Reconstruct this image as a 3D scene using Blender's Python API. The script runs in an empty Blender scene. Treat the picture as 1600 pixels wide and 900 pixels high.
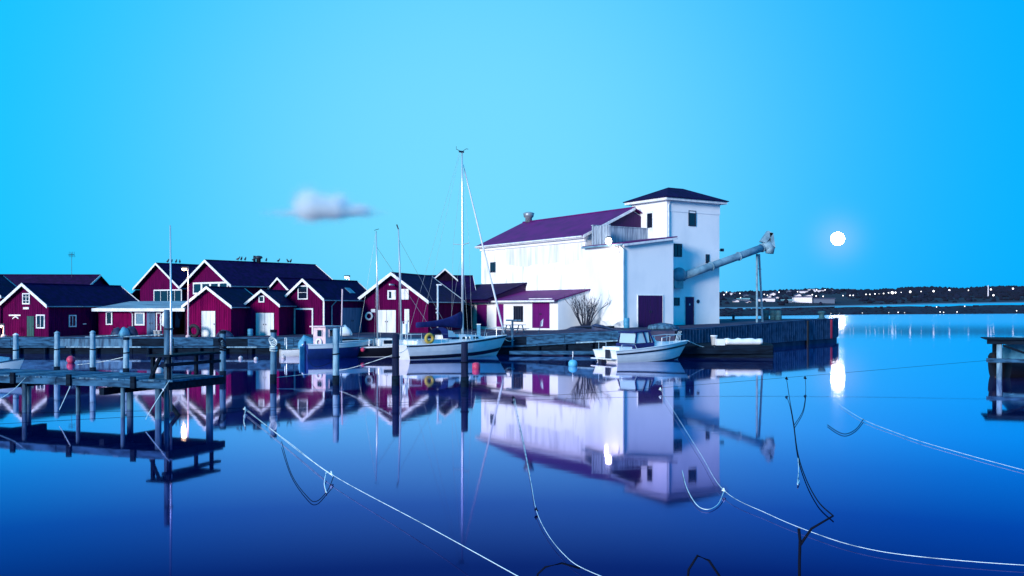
import bpy, math, random
from mathutils import Vector
random.seed(7)
sc = bpy.context.scene
C = sc.collection
RAD = math.radians
# ------------------------------------------------------------------ camera
F, HX, HY, CH = 1500.0, 800.0, 480.0, 3.6      # focal length and horizon in photo pixels, eye height (m)
cam = bpy.data.objects.new('camera', bpy.data.cameras.new('camera')); C.objects.link(cam)
cam.location = (0, 0, CH); cam.rotation_euler = (RAD(90), 0, 0)
cam.data.sensor_width = 36; cam.data.lens = F / 1600 * 36; cam.data.shift_y = (HY - 450) / 1600
cam.data.clip_start = 0.1; cam.data.clip_end = 20000
sc.camera = cam
# ------------------------------------------------------------------ sky
w = bpy.data.worlds.new('World'); sc.world = w; w.use_nodes = True
nt = w.node_tree; nt.nodes.clear()
def N(t, typ, **k):
    n = t.nodes.new(typ)
    for a, b in k.items(): setattr(n, a, b)
    return n
SUN_AZ = Vector((-0.61, -0.79)); SUN_EL = 13
out = N(nt, 'ShaderNodeOutputWorld'); bg = N(nt, 'ShaderNodeBackground')
sky = N(nt, 'ShaderNodeTexSky', sky_type='NISHITA'); sky.sun_disc = False
sky.sun_elevation = RAD(2.0); sky.sun_rotation = math.atan2(SUN_AZ.x, SUN_AZ.y)
tc = N(nt, 'ShaderNodeTexCoord')
def around(direction, width, power=2):
    d = Vector(direction).normalized()
    nz = N(nt, 'ShaderNodeVectorMath', operation='NORMALIZE'); nt.links.new(tc.outputs['Generated'], nz.inputs[0])
    sb = N(nt, 'ShaderNodeVectorMath', operation='DISTANCE'); nt.links.new(nz.outputs[0], sb.inputs[0]); sb.inputs[1].default_value = d
    a = N(nt, 'ShaderNodeMath', operation='DIVIDE'); nt.links.new(sb.outputs['Value'], a.inputs[0]); a.inputs[1].default_value = width
    b = N(nt, 'ShaderNodeMath', operation='POWER'); nt.links.new(a.outputs[0], b.inputs[0]); b.inputs[1].default_value = power
    c = N(nt, 'ShaderNodeMath', operation='MULTIPLY'); nt.links.new(b.outputs[0], c.inputs[0]); c.inputs[1].default_value = -1
    e = N(nt, 'ShaderNodeMath', operation='EXPONENT'); nt.links.new(c.outputs[0], e.inputs[0])
    return e.outputs[0]
def mixc(f, a, b, mode='MIX'):
    m = N(nt, 'ShaderNodeMix', data_type='RGBA', blend_type=mode)
    for s, v in ((0, f), (6, a), (7, b)):
        if hasattr(v, 'is_linked'): nt.links.new(v, m.inputs[s])
        elif s == 0: m.inputs[0].default_value = v
        else: m.inputs[s].default_value = (*v, 1)
    return m.outputs[2]
SKY_LEFT, SKY_RIGHT, SKY_MID = (0.0, 0.53, 1.0), (0.0, 0.42, 1.0), (0.18, 0.69, 1.0)
g = around((-0.04, 1.0, 0.13), 0.31, 2.6)
sxyz = N(nt, 'ShaderNodeSeparateXYZ'); nt.links.new(tc.outputs['Generated'], sxyz.inputs[0])
lr = N(nt, 'ShaderNodeMapRange', interpolation_type='SMOOTHSTEP'); nt.links.new(sxyz.outputs['X'], lr.inputs[0]); lr.inputs[1].default_value = -0.5; lr.inputs[2].default_value = 0.5
col = mixc(g, mixc(lr.outputs[0], SKY_LEFT, SKY_RIGHT), SKY_MID)
moon_glow = around((1018.0, 3000.0, 214.0), 0.02)
mg = N(nt, 'ShaderNodeMath', operation='MULTIPLY'); nt.links.new(moon_glow, mg.inputs[0]); mg.inputs[1].default_value = 0.3
col = mixc(mg.outputs[0], col, (0.5, 0.68, 1.0))
skm = mixc(1.0, sky.outputs[0], (0.0, 0.3, 1.0), 'MULTIPLY')
sks = mixc(1.0, skm, (0.05, 0.05, 0.05), 'MULTIPLY')
col = mixc(1.0, col, sks, 'ADD')
nt.links.new(col, bg.inputs['Color']); bg.inputs['Strength'].default_value = 1.0
nt.links.new(bg.outputs[0], out.inputs['Surface'])
# ------------------------------------------------------------------ dusk afterglow from behind the camera, to the left
sun = bpy.data.lights.new('sun', 'SUN'); sun.energy = 4.3; sun.angle = RAD(14); sun.color = (1.0, 0.965, 0.95)
so = bpy.data.objects.new('sun', sun); C.objects.link(so)
sd = Vector((SUN_AZ.x, SUN_AZ.y, math.tan(RAD(SUN_EL)))).normalized()
so.rotation_euler = (-sd).to_track_quat('-Z', 'Y').to_euler(); so.location = (-60, -60, 60)
sc.view_settings.view_transform = 'Standard'; sc.view_settings.look = 'None'
sc.view_settings.exposure = 0.0; sc.view_settings.gamma = 1.0; sc.view_settings.use_curve_mapping = False
sc.cycles.use_denoising = True
sc.cycles.max_bounces = 12; sc.cycles.sample_clamp_indirect = 8.0
# ------------------------------------------------------------------ materials
M = {}
def mat(name, base, rough=0.7, second=None, nscale=3.0, stretch=(1, 1, 1), bump=0.0, bscale=20.0, bstretch=None, metal=0.0, emit=None, lo=0.4, hi=0.65, spec=0.3):
    m = bpy.data.materials.new(name); m.use_nodes = True; t = m.node_tree
    p = t.nodes['Principled BSDF']
    p.inputs['Base Color'].default_value = (*base, 1); p.inputs['Roughness'].default_value = rough
    p.inputs['Metallic'].default_value = metal; p.inputs['Specular IOR Level'].default_value = spec
    co = N(t, 'ShaderNodeTexCoord')
    def noise(scale, st, detail=5):
        mp = N(t, 'ShaderNodeMapping'); mp.inputs['Scale'].default_value = st; t.links.new(co.outputs['Object'], mp.inputs[0])
        nn = N(t, 'ShaderNodeTexNoise'); nn.inputs['Scale'].default_value = scale; nn.inputs['Detail'].default_value = detail
        t.links.new(mp.outputs[0], nn.inputs['Vector']); return nn.outputs['Fac']
    if second:
        r = N(t, 'ShaderNodeMapRange'); r.inputs[1].default_value = lo; r.inputs[2].default_value = hi
        t.links.new(noise(nscale, stretch), r.inputs[0])
        mx = N(t, 'ShaderNodeMix', data_type='RGBA'); mx.inputs[6].default_value = (*base, 1); mx.inputs[7].default_value = (*second, 1)
        t.links.new(r.outputs[0], mx.inputs[0]); t.links.new(mx.outputs[2], p.inputs['Base Color'])
    if bump:
        b = N(t, 'ShaderNodeBump'); b.inputs['Strength'].default_value = bump; b.inputs['Distance'].default_value = 0.02
        t.links.new(noise(bscale, bstretch or stretch), b.inputs['Height']); t.links.new(b.outputs[0], p.inputs['Normal'])
    if emit:
        p.inputs['Emission Color'].default_value = (*emit[0], 1); p.inputs['Emission Strength'].default_value = emit[1]
    M[name] = m
    return m
mat('red_paint', (0.092, 0.0008, 0.050), 0.9, (0.056, 0.0006, 0.036), 1.6, (3, 3, 0.4), 0.5, 30, (4, 4, 0.3), spec=0.06)
mat('red_paint_bright', (0.165, 0.001, 0.060), 0.9, (0.105, 0.0008, 0.044), 1.6, (3, 3, 0.4), 0.5, 30, (4, 4, 0.3), spec=0.06)
mat('dark_shade_wall', (0.006, 0.004, 0.012), 0.8, (0.014, 0.006, 0.02), 2, (3, 3, 0.4), 0.4, spec=0.06)  # near-black walls; on the wide navy-roofed boathouse the colour stands in for shade
mat('white_trim', (0.78, 0.76, 0.78), 0.6, (0.55, 0.58, 0.64), 2.5, (1, 1, 1), 0.2, 15)
mat('white_door', (0.72, 0.72, 0.74), 0.6, (0.55, 0.58, 0.64), 1.6, (3, 3, 0.5), 0.2, 15)
mat('roof_navy', (0.006, 0.0008, 0.030), 0.75, (0.014, 0.002, 0.055), 2.2, (1, 1, 1), 0.6, 10, spec=0.06)
mat('roof_plum', (0.017, 0.001, 0.026), 0.75, (0.032, 0.002, 0.05), 2.2, (1, 1, 1), 0.6, 10, spec=0.06)
mat('roof_violet', (0.12, 0.001, 0.12), 0.7, (0.08, 0.001, 0.09), 0.8, (1, 1, 1), 0.3, 8)
mat('roof_sheet', (0.30, 0.38, 0.46), 0.5, (0.10, 0.10, 0.16), 1.0, (0.4, 3, 1), 0.3, 8)
mat('stucco', (0.88, 0.87, 0.88), 0.85, (0.26, 0.27, 0.33), 1.3, (1, 1, 0.2), 0.25, 14, lo=0.52, hi=0.80)
mat('stucco_clean', (0.84, 0.83, 0.86), 0.85, (0.68, 0.70, 0.76), 0.5, (1, 1, 0.6), 0.2, 14, lo=0.45, hi=0.8)
mat('concrete', (0.055, 0.10, 0.19), 0.9, (0.025, 0.05, 0.10), 1.5, (1, 1, 1), 0.5, 8, spec=0.08)
mat('quay_ground', (0.028, 0.036, 0.075), 0.9, (0.07, 0.06, 0.11), 0.7, (1, 1, 1), 0.6, 6, spec=0.08)
mat('violet_door', (0.13, 0.002, 0.13), 0.6, (0.10, 0.002, 0.11), 2, (4, 4, 0.3), 0.3, 20)
mat('dark_violet_door', (0.035, 0.002, 0.07), 0.6, (0.025, 0.002, 0.05), 2, (4, 4, 0.3), 0.3, 20)
mat('blue_door', (0.07, 0.15, 0.27), 0.7, (0.04, 0.10, 0.20), 2, (4, 4, 0.3), 0.3, 20)
mat('green_door', (0.012, 0.08, 0.08), 0.7, (0.01, 0.05, 0.06), 2, (4, 4, 0.3), 0.3, 20)
mat('glass', (0.006, 0.012, 0.03), 0.08, spec=0.6)
mat('lit_glass', (0.05, 0.12, 0.2), 0.2, emit=((0.25, 0.55, 0.8), 0.18))
mat('wet_wood', (0.005, 0.014, 0.030), 0.85, (0.002, 0.005, 0.012), 2.5, (0.5, 3, 3), 0.7, 14, spec=0.08)
mat('grey_wood', (0.035, 0.12, 0.23), 0.85, (0.010, 0.032, 0.07), 2.5, (0.6, 2.5, 2.5), 0.7, 14, spec=0.08)
mat('pile_pale', (0.24, 0.40, 0.52), 0.8, (0.06, 0.12, 0.20), 1.6, (3, 3, 0.7), 0.7, 14)
mat('pile_mid', (0.08, 0.19, 0.30), 0.8, (0.02, 0.05, 0.10), 1.6, (3, 3, 0.7), 0.7, 14)
mat('pile_dark', (0.008, 0.012, 0.04), 0.7, (0.016, 0.024, 0.06), 1.6, (3, 3, 0.7), 0.6, 14, spec=0.08)
mat('parapet', (0.36, 0.43, 0.52), 0.9, (0.16, 0.20, 0.28), 1.6, (4, 4, 0.4), 0.4, 10)
mat('black', (0.004, 0.005, 0.01), 0.6)
mat('rubber', (0.012, 0.014, 0.025), 0.7, bump=0.3)
mat('gelcoat', (0.76, 0.77, 0.80), 0.3, (0.66, 0.69, 0.74), 1.2, (1, 1, 2), spec=0.5)
mat('gel_stripe', (0.012, 0.014, 0.04), 0.35)
mat('hull_blue', (0.012, 0.035, 0.17), 0.35, (0.008, 0.025, 0.12), 1.5)
mat('hull_black', (0.006, 0.006, 0.012), 0.35)
mat('canvas_blue', (0.005, 0.009, 0.085), 0.9, (0.008, 0.016, 0.12), 2.5, bump=0.4, bscale=8)
mat('alu', (0.60, 0.66, 0.70), 0.35, metal=0.6)
mat('steel', (0.30, 0.34, 0.38), 0.45, (0.20, 0.23, 0.27), 3, metal=0.5)
mat('galv', (0.18, 0.32, 0.42), 0.6, (0.10, 0.20, 0.28), 1.5, (1, 1, 1), 0.2, 10)
mat('dark_metal', (0.03, 0.035, 0.06), 0.5, metal=0.4)
mat('perspex', (0.35, 0.5, 0.58), 0.15, spec=0.6)
mat('rope_pale', (0.70, 0.80, 0.82), 0.8, (0.16, 0.24, 0.30), 2.2, lo=0.5, hi=0.7)
mat('rope_dark', (0.004, 0.006, 0.016), 0.9, spec=0.05)
mat('pink', (0.55, 0.05, 0.12), 0.5, (0.4, 0.03, 0.1), 6)
mat('buoy_white', (0.55, 0.5, 0.55), 0.5, (0.4, 0.36, 0.42), 5)
mat('buoy_cyan', (0.10, 0.42, 0.62), 0.45)
mat('tarp_cyan', (0.08, 0.30, 0.46), 0.6, (0.05, 0.2, 0.35), 3, bump=0.5, bscale=6)
mat('tarp_dark', (0.012, 0.02, 0.06), 0.6, (0.03, 0.05, 0.12), 3, bump=0.6, bscale=5)
mat('yellow', (0.42, 0.30, 0.06), 0.6)
mat('pinkish_white', (0.68, 0.50, 0.56), 0.6, (0.5, 0.4, 0.46), 3)
mat('rust', (0.10, 0.045, 0.03), 0.8, (0.17, 0.10, 0.08), 8)
mat('barrel_teal', (0.03, 0.11, 0.14), 0.7, (0.02, 0.06, 0.09), 3)
mat('barrel_blue', (0.05, 0.25, 0.42), 0.5)
mat('red_mark', (0.28, 0.005, 0.04), 0.6)
mat('bark', (0.02, 0.025, 0.05), 0.9)
mat('feather', (0.05, 0.05, 0.08), 0.9)
mat('far_soil', (0.002, 0.004, 0.016), 0.95, (0.006, 0.011, 0.034), 0.05, (1, 1, 1))
mat('far_sand', (0.14, 0.27, 0.36), 0.95, (0.09, 0.17, 0.26), 0.03)
mat('far_leaf', (0.002, 0.003, 0.014), 0.95, (0.005, 0.008, 0.03), 0.04)
mat('far_wall', (0.80, 0.70, 0.76), 0.9)
mat('far_wall_dim', (0.12, 0.15, 0.22), 0.9)
mat('far_roof', (0.05, 0.06, 0.12), 0.9)
mat('far_roof_cyan', (0.16, 0.36, 0.44), 0.9)
mat('lamp_warm', (1, 0.8, 0.5), 0.5, emit=((1.0, 0.66, 0.30), 30))
mat('lamp_white', (1, 1, 1), 0.5, emit=((1.0, 0.93, 0.80), 16))
mat('far_glow', (1, 1, 1), 0.5, emit=((1.0, 0.90, 0.85), 2.5))
mat('moon', (1, 1, 1), 0.5, emit=((1.0, 0.95, 0.91), 45))
# calm water: dark blue body under a mirror that fades as one looks more steeply into it
wm = bpy.data.materials.new('water'); wm.use_nodes = True; t = wm.node_tree; t.nodes.clear(); M['water'] = wm
wo = N(t, 'ShaderNodeOutputMaterial'); gl = N(t, 'ShaderNodeBsdfGlossy'); df = N(t, 'ShaderNodeBsdfDiffuse'); mx = N(t, 'ShaderNodeAddShader')
df.inputs['Color'].default_value = (0.0, 0.002, 0.022, 1)
lw = N(t, 'ShaderNodeLayerWeight'); lw.inputs['Blend'].default_value = 0.5     # facing = 1 - cos(view, normal)
rp = N(t, 'ShaderNodeValToRGB'); cr = rp.color_ramp
cr.elements[0].position = 0.60; cr.elements[0].color = (0.008, 0.014, 0.06, 1)
cr.elements[1].position = 0.985; cr.elements[1].color = (0.94, 0.92, 1.0, 1)
for ps, v in ((0.74, (0.02, 0.028, 0.13)), (0.80, (0.12, 0.13, 0.36)), (0.845, (0.34, 0.33, 0.60)), (0.88, (0.58, 0.56, 0.82)), (0.92, (0.78, 0.74, 0.93))):
    e = cr.elements.new(ps); e.color = (*v, 1)
t.links.new(lw.outputs['Facing'], rp.inputs[0]); t.links.new(rp.outputs[0], gl.inputs['Color'])
t.links.new(df.outputs[0], mx.inputs[0]); t.links.new(gl.outputs[0], mx.inputs[1]); t.links.new(mx.outputs[0], wo.inputs[0])
co = N(t, 'ShaderNodeTexCoord'); mp = N(t, 'ShaderNodeMapping'); mp.inputs['Scale'].default_value = (0.25, 0.9, 1)
nn = N(t, 'ShaderNodeTexNoise'); nn.inputs['Scale'].default_value = 0.6; nn.inputs['Detail'].default_value = 3
bp = N(t, 'ShaderNodeBump'); bp.inputs['Strength'].default_value = 0.06; bp.inputs['Distance'].default_value = 0.03
t.links.new(co.outputs['Object'], mp.inputs[0]); t.links.new(mp.outputs[0], nn.inputs['Vector']); t.links.new(nn.outputs['Fac'], bp.inputs['Height'])
t.links.new(bp.outputs[0], gl.inputs['Normal'])
sx = N(t, 'ShaderNodeSeparateXYZ'); t.links.new(co.outputs['Object'], sx.inputs[0])          # sheltered basin is calm, the open water beyond is rippled
mr_ = N(t, 'ShaderNodeMapRange', interpolation_type='SMOOTHSTEP'); t.links.new(sx.outputs['Y'], mr_.inputs[0])
mr_.inputs[1].default_value = 95; mr_.inputs[2].default_value = 260; mr_.inputs[3].default_value = 0.034; mr_.inputs[4].default_value = 0.2
mp2 = N(t, 'ShaderNodeMapping'); mp2.inputs['Scale'].default_value = (0.02, 0.10, 1); t.links.new(co.outputs['Object'], mp2.inputs[0])
n2 = N(t, 'ShaderNodeTexNoise'); n2.inputs['Scale'].default_value = 1.0; n2.inputs['Detail'].default_value = 3; t.links.new(mp2.outputs[0], n2.inputs['Vector'])
m2 = N(t, 'ShaderNodeMapRange'); t.links.new(n2.outputs['Fac'], m2.inputs[0]); m2.inputs[1].default_value = 0.45; m2.inputs[2].default_value = 0.75; m2.inputs[3].default_value = 0.0; m2.inputs[4].default_value = 0.025
a2 = N(t, 'ShaderNodeMath', operation='ADD'); t.links.new(mr_.outputs[0], a2.inputs[0]); t.links.new(m2.outputs[0], a2.inputs[1])
t.links.new(a2.outputs[0], gl.inputs['Roughness'])
# ------------------------------------------------------------------ mesh helpers
def P(px, py, Y):                                   # point at depth Y seen at photo pixel (px, py)
    return Vector(((px - HX) / F * Y, Y, CH - (py - HY) / F * Y))
def YW(py, z=0.0):                                  # depth of a point of height z seen in row py
    return F * (CH - z) / (py - HY)
class MB:
    def __init__(s): s.v = []; s.f = []
    def add(s, vs, fs, tf=None):
        o = len(s.v)
        s.v += [tuple(tf(*p)) if tf else tuple(p) for p in vs]
        s.f += [tuple(i + o for i in f) for f in fs]; return s
    def box(s, x0, x1, y0, y1, z0, z1, tf=None):
        return s.add([(x0, y0, z0), (x1, y0, z0), (x1, y1, z0), (x0, y1, z0), (x0, y0, z1), (x1, y0, z1), (x1, y1, z1), (x0, y1, z1)],
                     [(3, 2, 1, 0), (4, 5, 6, 7), (0, 1, 5, 4), (1, 2, 6, 5), (2, 3, 7, 6), (3, 0, 4, 7)], tf)
    def hexa(s, b, tp): return s.add(list(b) + list(tp), [(3, 2, 1, 0), (4, 5, 6, 7), (0, 1, 5, 4), (1, 2, 6, 5), (2, 3, 7, 6), (3, 0, 4, 7)])
    def slab(s, q, th):                              # four top corners, thickness downward
        return s.hexa([(x, y, z - th) for x, y, z in q], q)
    def prism(s, poly, y0, y1, tf=None):             # polygon in x,z extruded along y
        n = len(poly)
        return s.add([(x, y0, z) for x, z in poly] + [(x, y1, z) for x, z in poly],
                     [tuple(range(n)), tuple(range(2 * n - 1, n - 1, -1))] + [(i, i + n, (i + 1) % n + n, (i + 1) % n) for i in range(n)], tf)
    def tube(s, pts, r, n=6, caps=True):
        pts = [Vector(p) for p in pts]; rs = r if isinstance(r, (list, tuple)) else [r] * len(pts)
        o = len(s.v); k = len(pts); up = None
        for i, p in enumerate(pts):
            d = (pts[min(i + 1, k - 1)] - pts[max(i - 1, 0)]).normalized()
            if up is None or abs(up.dot(d)) > 0.98: up = Vector((0, 0, 1)) if abs(d.z) < 0.9 else Vector((1, 0, 0))
            a = d.cross(up).normalized(); b = a.cross(d).normalized()
            for j in range(n):
                q = 2 * math.pi * j / n
                s.v.append(tuple(p + (a * math.cos(q) + b * math.sin(q)) * rs[i]))
        for i in range(k - 1):
            for j in range(n):
                s.f.append((o + i * n + j, o + i * n + (j + 1) % n, o + (i + 1) * n + (j + 1) % n, o + (i + 1) * n + j))
        if caps: s.f.append(tuple(o + j for j in range(n - 1, -1, -1))); s.f.append(tuple(o + (k - 1) * n + j for j in range(n)))
        return s
    def lathe(s, prof, n=14, c=(0, 0, 0)):           # (radius, z) profile round the vertical through c
        o = len(s.v); k = len(prof)
        for r, z in prof:
            for j in range(n):
                q = 2 * math.pi * j / n; s.v.append((c[0] + r * math.cos(q), c[1] + r * math.sin(q), c[2] + z))
        for i in range(k - 1):
            for j in range(n): s.f.append((o + i * n + j, o + i * n + (j + 1) % n, o + (i + 1) * n + (j + 1) % n, o + (i + 1) * n + j))
        s.f.append(tuple(o + j for j in range(n - 1, -1, -1))); s.f.append(tuple(o + (k - 1) * n + j for j in range(n)))
        return s
    def torus(s, c, ax, R, r, n=20, m=8):
        ax = Vector(ax).normalized(); u = ax.orthogonal().normalized(); v = ax.cross(u); o = len(s.v); c = Vector(c)
        for i in range(n):
            a = 2 * math.pi * i / n; e = u * math.cos(a) + v * math.sin(a)
            for j in range(m):
                b = 2 * math.pi * j / m; s.v.append(tuple(c + e * (R + r * math.cos(b)) + ax * r * math.sin(b)))
        for i in range(n):
            for j in range(m): s.f.append((o + i * m + j, o + ((i + 1) % n) * m + j, o + ((i + 1) % n) * m + (j + 1) % m, o + i * m + (j + 1) % m))
        return s
    def loft(s, rings, cap0=True, cap1=True, closed=True):
        o = len(s.v); n = len(rings[0]); k = len(rings)
        for r in rings: s.v += [tuple(p) for p in r]
        for i in range(k - 1):
            for j in range(n if closed else n - 1):
                s.f.append((o + i * n + j, o + i * n + (j + 1) % n, o + (i + 1) * n + (j + 1) % n, o + (i + 1) * n + j))
        if cap0: s.f.append(tuple(o + j for j in range(n - 1, -1, -1)))
        if cap1: s.f.append(tuple(o + (k - 1) * n + j for j in range(n)))
        return s
    def mesh(s, name, m, smooth=False):
        me = bpy.data.meshes.new(name); me.from_pydata(s.v, [], s.f); me.validate()
        if m: me.materials.append(M[m])
        if smooth: me.shade_smooth()
        me.update(); return me
    def build(s, name, m, parent=None, smooth=False, loc=None, rz=0):
        o = bpy.data.objects.new(name, s.mesh(name, m, smooth)); C.objects.link(o)
        if parent: o.parent = parent
        if loc is not None: o.location = loc
        o.rotation_euler.z = rz; return o
def tag(o, label, cat, group=None):
    o['label'] = label; o['category'] = cat
    if group: o['group'] = group
    return o
def empty(name, loc, rz, label, cat, group=None):
    o = bpy.data.objects.new(name, None); C.objects.link(o); o.location = loc; o.rotation_euler.z = rz
    return tag(o, label, cat, group)
def struct(o, kind='structure'): o['kind'] = kind; return o
class Frame:                                         # a thing's own frame: base point and turn about the vertical
    def __init__(s, loc, rz): s.l = Vector(loc); s.rz = rz; s.c = math.cos(rz); s.s = math.sin(rz)
    def y_plane(s, px, py, b):                       # pixel seen on the vertical plane y=b -> local x, z
        k = (px - HX) / F
        x = (k * (s.l.y + s.c * b) - s.l.x + s.s * b) / (s.c - k * s.s); Y = s.l.y + s.s * x + s.c * b
        return x, CH - (py - HY) / F * Y - s.l.z
    def x_plane(s, px, py, a):                       # on the vertical plane x=a -> local y, z
        k = (px - HX) / F
        y = (s.l.x + s.c * a - k * (s.l.y + s.s * a)) / (s.s + k * s.c); Y = s.l.y + s.s * a + s.c * y
        return y, CH - (py - HY) / F * Y - s.l.z
    def world(s, x, y, z): return Vector((s.l.x + s.c * x - s.s * y, s.l.y + s.s * x + s.c * y, s.l.z + z))
def ONY(b): return lambda u, n, z: (u, b - n, z)     # outward -y
def ONXP(a): return lambda u, n, z: (a + n, u, z)    # outward +x
def ONXM(a): return lambda u, n, z: (a - n, u, z)    # outward -x
def window(parent, tf, u0, u1, z0, z1, cols=2, rows=1, fw=0.09, frame='white_trim', glass='glass', mw=0.05):
    if u0 > u1: u0, u1 = u1, u0
    if z0 > z1: z0, z1 = z1, z0
    b = MB()
    b.box(u0, u0 + fw, 0.0, 0.06, z0, z1, tf); b.box(u1 - fw, u1, 0.0, 0.06, z0, z1, tf)
    b.box(u0 + fw, u1 - fw, 0.0, 0.06, z0, z0 + fw, tf); b.box(u0 + fw, u1 - fw, 0.0, 0.06, z1 - fw, z1, tf)
    o = b.build('window', frame, parent)
    for i in range(1, cols):
        u = u0 + (u1 - u0) * i / cols
        MB().box(u - mw / 2, u + mw / 2, 0.005, 0.05, z0 + fw, z1 - fw, tf).build('mullion', frame, o)
    if rows > 1:
        mb = MB()
        for i in range(1, rows):
            z = z0 + (z1 - z0) * i / rows; mb.box(u0 + fw, u1 - fw, 0.008, 0.043, z - mw * 0.3, z + mw * 0.3, tf)
        mb.build('glazing_bar', frame, o)
    MB().box(u0 + fw * 0.9, u1 - fw * 0.9, 0.002, 0.02, z0 + fw * 0.9, z1 - fw * 0.9, tf).build('pane', glass, o)
    return o
def door(parent, tf, u0, u1, z0, z1, m, frame=None, leaves=1, planks=0, fw=0.08, handle=True):
    if u0 > u1: u0, u1 = u1, u0
    if z0 > z1: z0, z1 = z1, z0
    root = None
    for i in range(leaves):
        a = u0 + (u1 - u0) * i / leaves + 0.012; e = u0 + (u1 - u0) * (i + 1) / leaves - 0.012
        b = MB()
        if planks:
            n = planks
            for k in range(n):
                p0 = a + (e - a) * k / n; b.box(p0 + 0.005, a + (e - a) * (k + 1) / n - 0.005, 0.0, 0.035 + 0.006 * (k % 2), z0, z1, tf)
        else: b.box(a, e, 0.0, 0.04, z0, z1, tf)
        d = b.build('door', m, parent)
        if handle: MB().box(e - 0.12 if i == 0 else a + 0.06, e - 0.06 if i == 0 else a + 0.12, 0.04, 0.08, z0 + (z1 - z0) * 0.46, z0 + (z1 - z0) * 0.52, tf).build('handle', 'dark_metal', d)
    if frame:
        b = MB(); b.box(u0 - fw, u0, 0.0, 0.06, z0, z1, tf); b.box(u1, u1 + fw, 0.0, 0.06, z0, z1, tf); b.box(u0 - fw, u1 + fw, 0.0, 0.06, z1, z1 + fw, tf)
        b.build('door_frame', frame, parent)
def gz(x, y):                                        # height of the quay ground
    def sm(a, b, v): q = min(1, max(0, (v - a) / (b - a))); return q * q * (3 - 2 * q)
    return 1.2 + 0.018 * min(20, max(0, y - 74)) + 0.62 * sm(-3, 10, x) + 0.12 * sm(10, 32, x)
# ------------------------------------------------------------------ water, sky bodies
wv = MB(); wv.add([(-9000, -300, 0), (9000, -300, 0), (9000, 12000, 0), (-9000, 12000, 0)], [(0, 1, 2, 3)])
struct(wv.build('water', 'water'))
mo = MB(); mo.lathe([(20.5 * math.cos(RAD(a)), 20.5 * math.sin(RAD(a))) for a in range(-90, 91, 9)], 32)
mo = mo.build('moon', 'moon', None, True, P(1309, 373, 3000)); tag(mo, 'full white moon low in the blue evening sky', 'moon')
# ------------------------------------------------------------------ quay
front = [(-95, 75.0), (-60, 74.6), (-30, 74.2), (-3, 73.6), (4, 72.6), (9, 72.0), (12, 70.8), (16, 76.1), (20, 81.4), (24.5, 87.4), (29, 93.3), (33, 98.4), (36.2, 107.0)]
def yfront(x):
    for (a, b), (c, d) in zip(front, front[1:]):
        if a <= x <= c: return b + (d - b) * (x - a) / (c - a)
    return front[0][1] if x < front[0][0] else front[-1][1]
xs = sorted(set([a for a, _ in front] + [-95 + i * 2.5 for i in range(53) if -95 + i * 2.5 < 36]))
gm = MB(); NR = 14
for x in xs:
    y0, y1 = yfront(x), (109 if x > -6 else 150)
    gm.v.append((x, y0, -1.5))
    for j in range(NR + 1):
        y = y0 + (y1 - y0) * (j / NR) ** 1.5; gm.v.append((x, y, gz(x, y)))
    gm.v.append((x, y1, -1.5))
k = NR + 3
for i in range(len(xs) - 1):
    for j in range(k - 1): gm.f.append((i * k + j, (i + 1) * k + j, (i + 1) * k + j + 1, i * k + j + 1))
gm.f.append(tuple((len(xs) - 1) * k + j for j in range(k)))
quay = struct(gm.build('quay', 'quay_ground'))
def along(a, b, off=0.0):                            # quay edge as a polyline between two x
    pts = [a] + [x for x, _ in front if a < x < b] + [b]
    return [Vector((x, yfront(x) - off, 0)) for x in pts]
def beam_on_edge(x0, x1, z0, z1, off0, off1, m, name='timber'):
    b = MB(); A = Vector((x0, yfront(x0), 0)); B = Vector((x1, yfront(x1), 0))
    g0, g1 = gz(A.x, A.y), gz(B.x, B.y)
    b.hexa([(A.x, A.y - off1, g0 + z0), (B.x, B.y - off1, g1 + z0), (B.x, B.y - off0, g1 + z0), (A.x, A.y - off0, g0 + z0)],
           [(A.x, A.y - off1, g0 + z1), (B.x, B.y - off1, g1 + z1), (B.x, B.y - off0, g1 + z1), (A.x, A.y - off0, g0 + z1)])
    return b.build(name, m, quay)
x = -70.0
rnd = random.Random(3)
while x < 8.6:
    ln = rnd.uniform(2.6, 3.6); e = min(x + ln, 8.9)
    dz = rnd.uniform(-0.03, 0.03)
    beam_on_edge(x, e - 0.04, -0.60 + dz, -0.02 + dz, 0.0, 0.16 + rnd.uniform(0, 0.05), rnd.choice(['grey_wood', 'grey_wood', 'wet_wood', 'pile_mid']))
    beam_on_edge(x + 0.8, e + 0.75, -0.72, -0.62, 0.0, 0.34 + rnd.uniform(0, 0.08), rnd.choice(['pile_pale', 'grey_wood', 'grey_wood']), 'ledge_plank')
    beam_on_edge(x, e - 0.05, -1.35, -0.74, 0.0, 0.10, 'wet_wood', 'lower_timber')
    x = e
kb = MB()
for xx in range(-70, 9, 2):
    kb.tube([(xx, yfront(xx) - 0.25, -1.0), (xx, yfront(xx) - 0.25, gz(xx, 74) - 0.72)], 0.13, 7)
struct(kb.build('fender_posts', 'wet_wood', quay), 'stuff')
cp = MB()
pts = along(-70, 8.8, -0.02)
for a, b in zip(pts, pts[1:]):
    g0, g1 = gz(a.x, a.y), gz(b.x, b.y)
    cp.hexa([(a.x, a.y - 0.2, g0 - 0.01), (b.x, b.y - 0.2, g1 - 0.01), (b.x, b.y + 0.12, g1 - 0.01), (a.x, a.y + 0.12, g0 - 0.01)],
            [(a.x, a.y - 0.2, g0 + 0.07), (b.x, b.y - 0.2, g1 + 0.07), (b.x, b.y + 0.12, g1 + 0.07), (a.x, a.y + 0.12, g0 + 0.07)])
cp.build('coping', 'grey_wood', quay)
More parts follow.
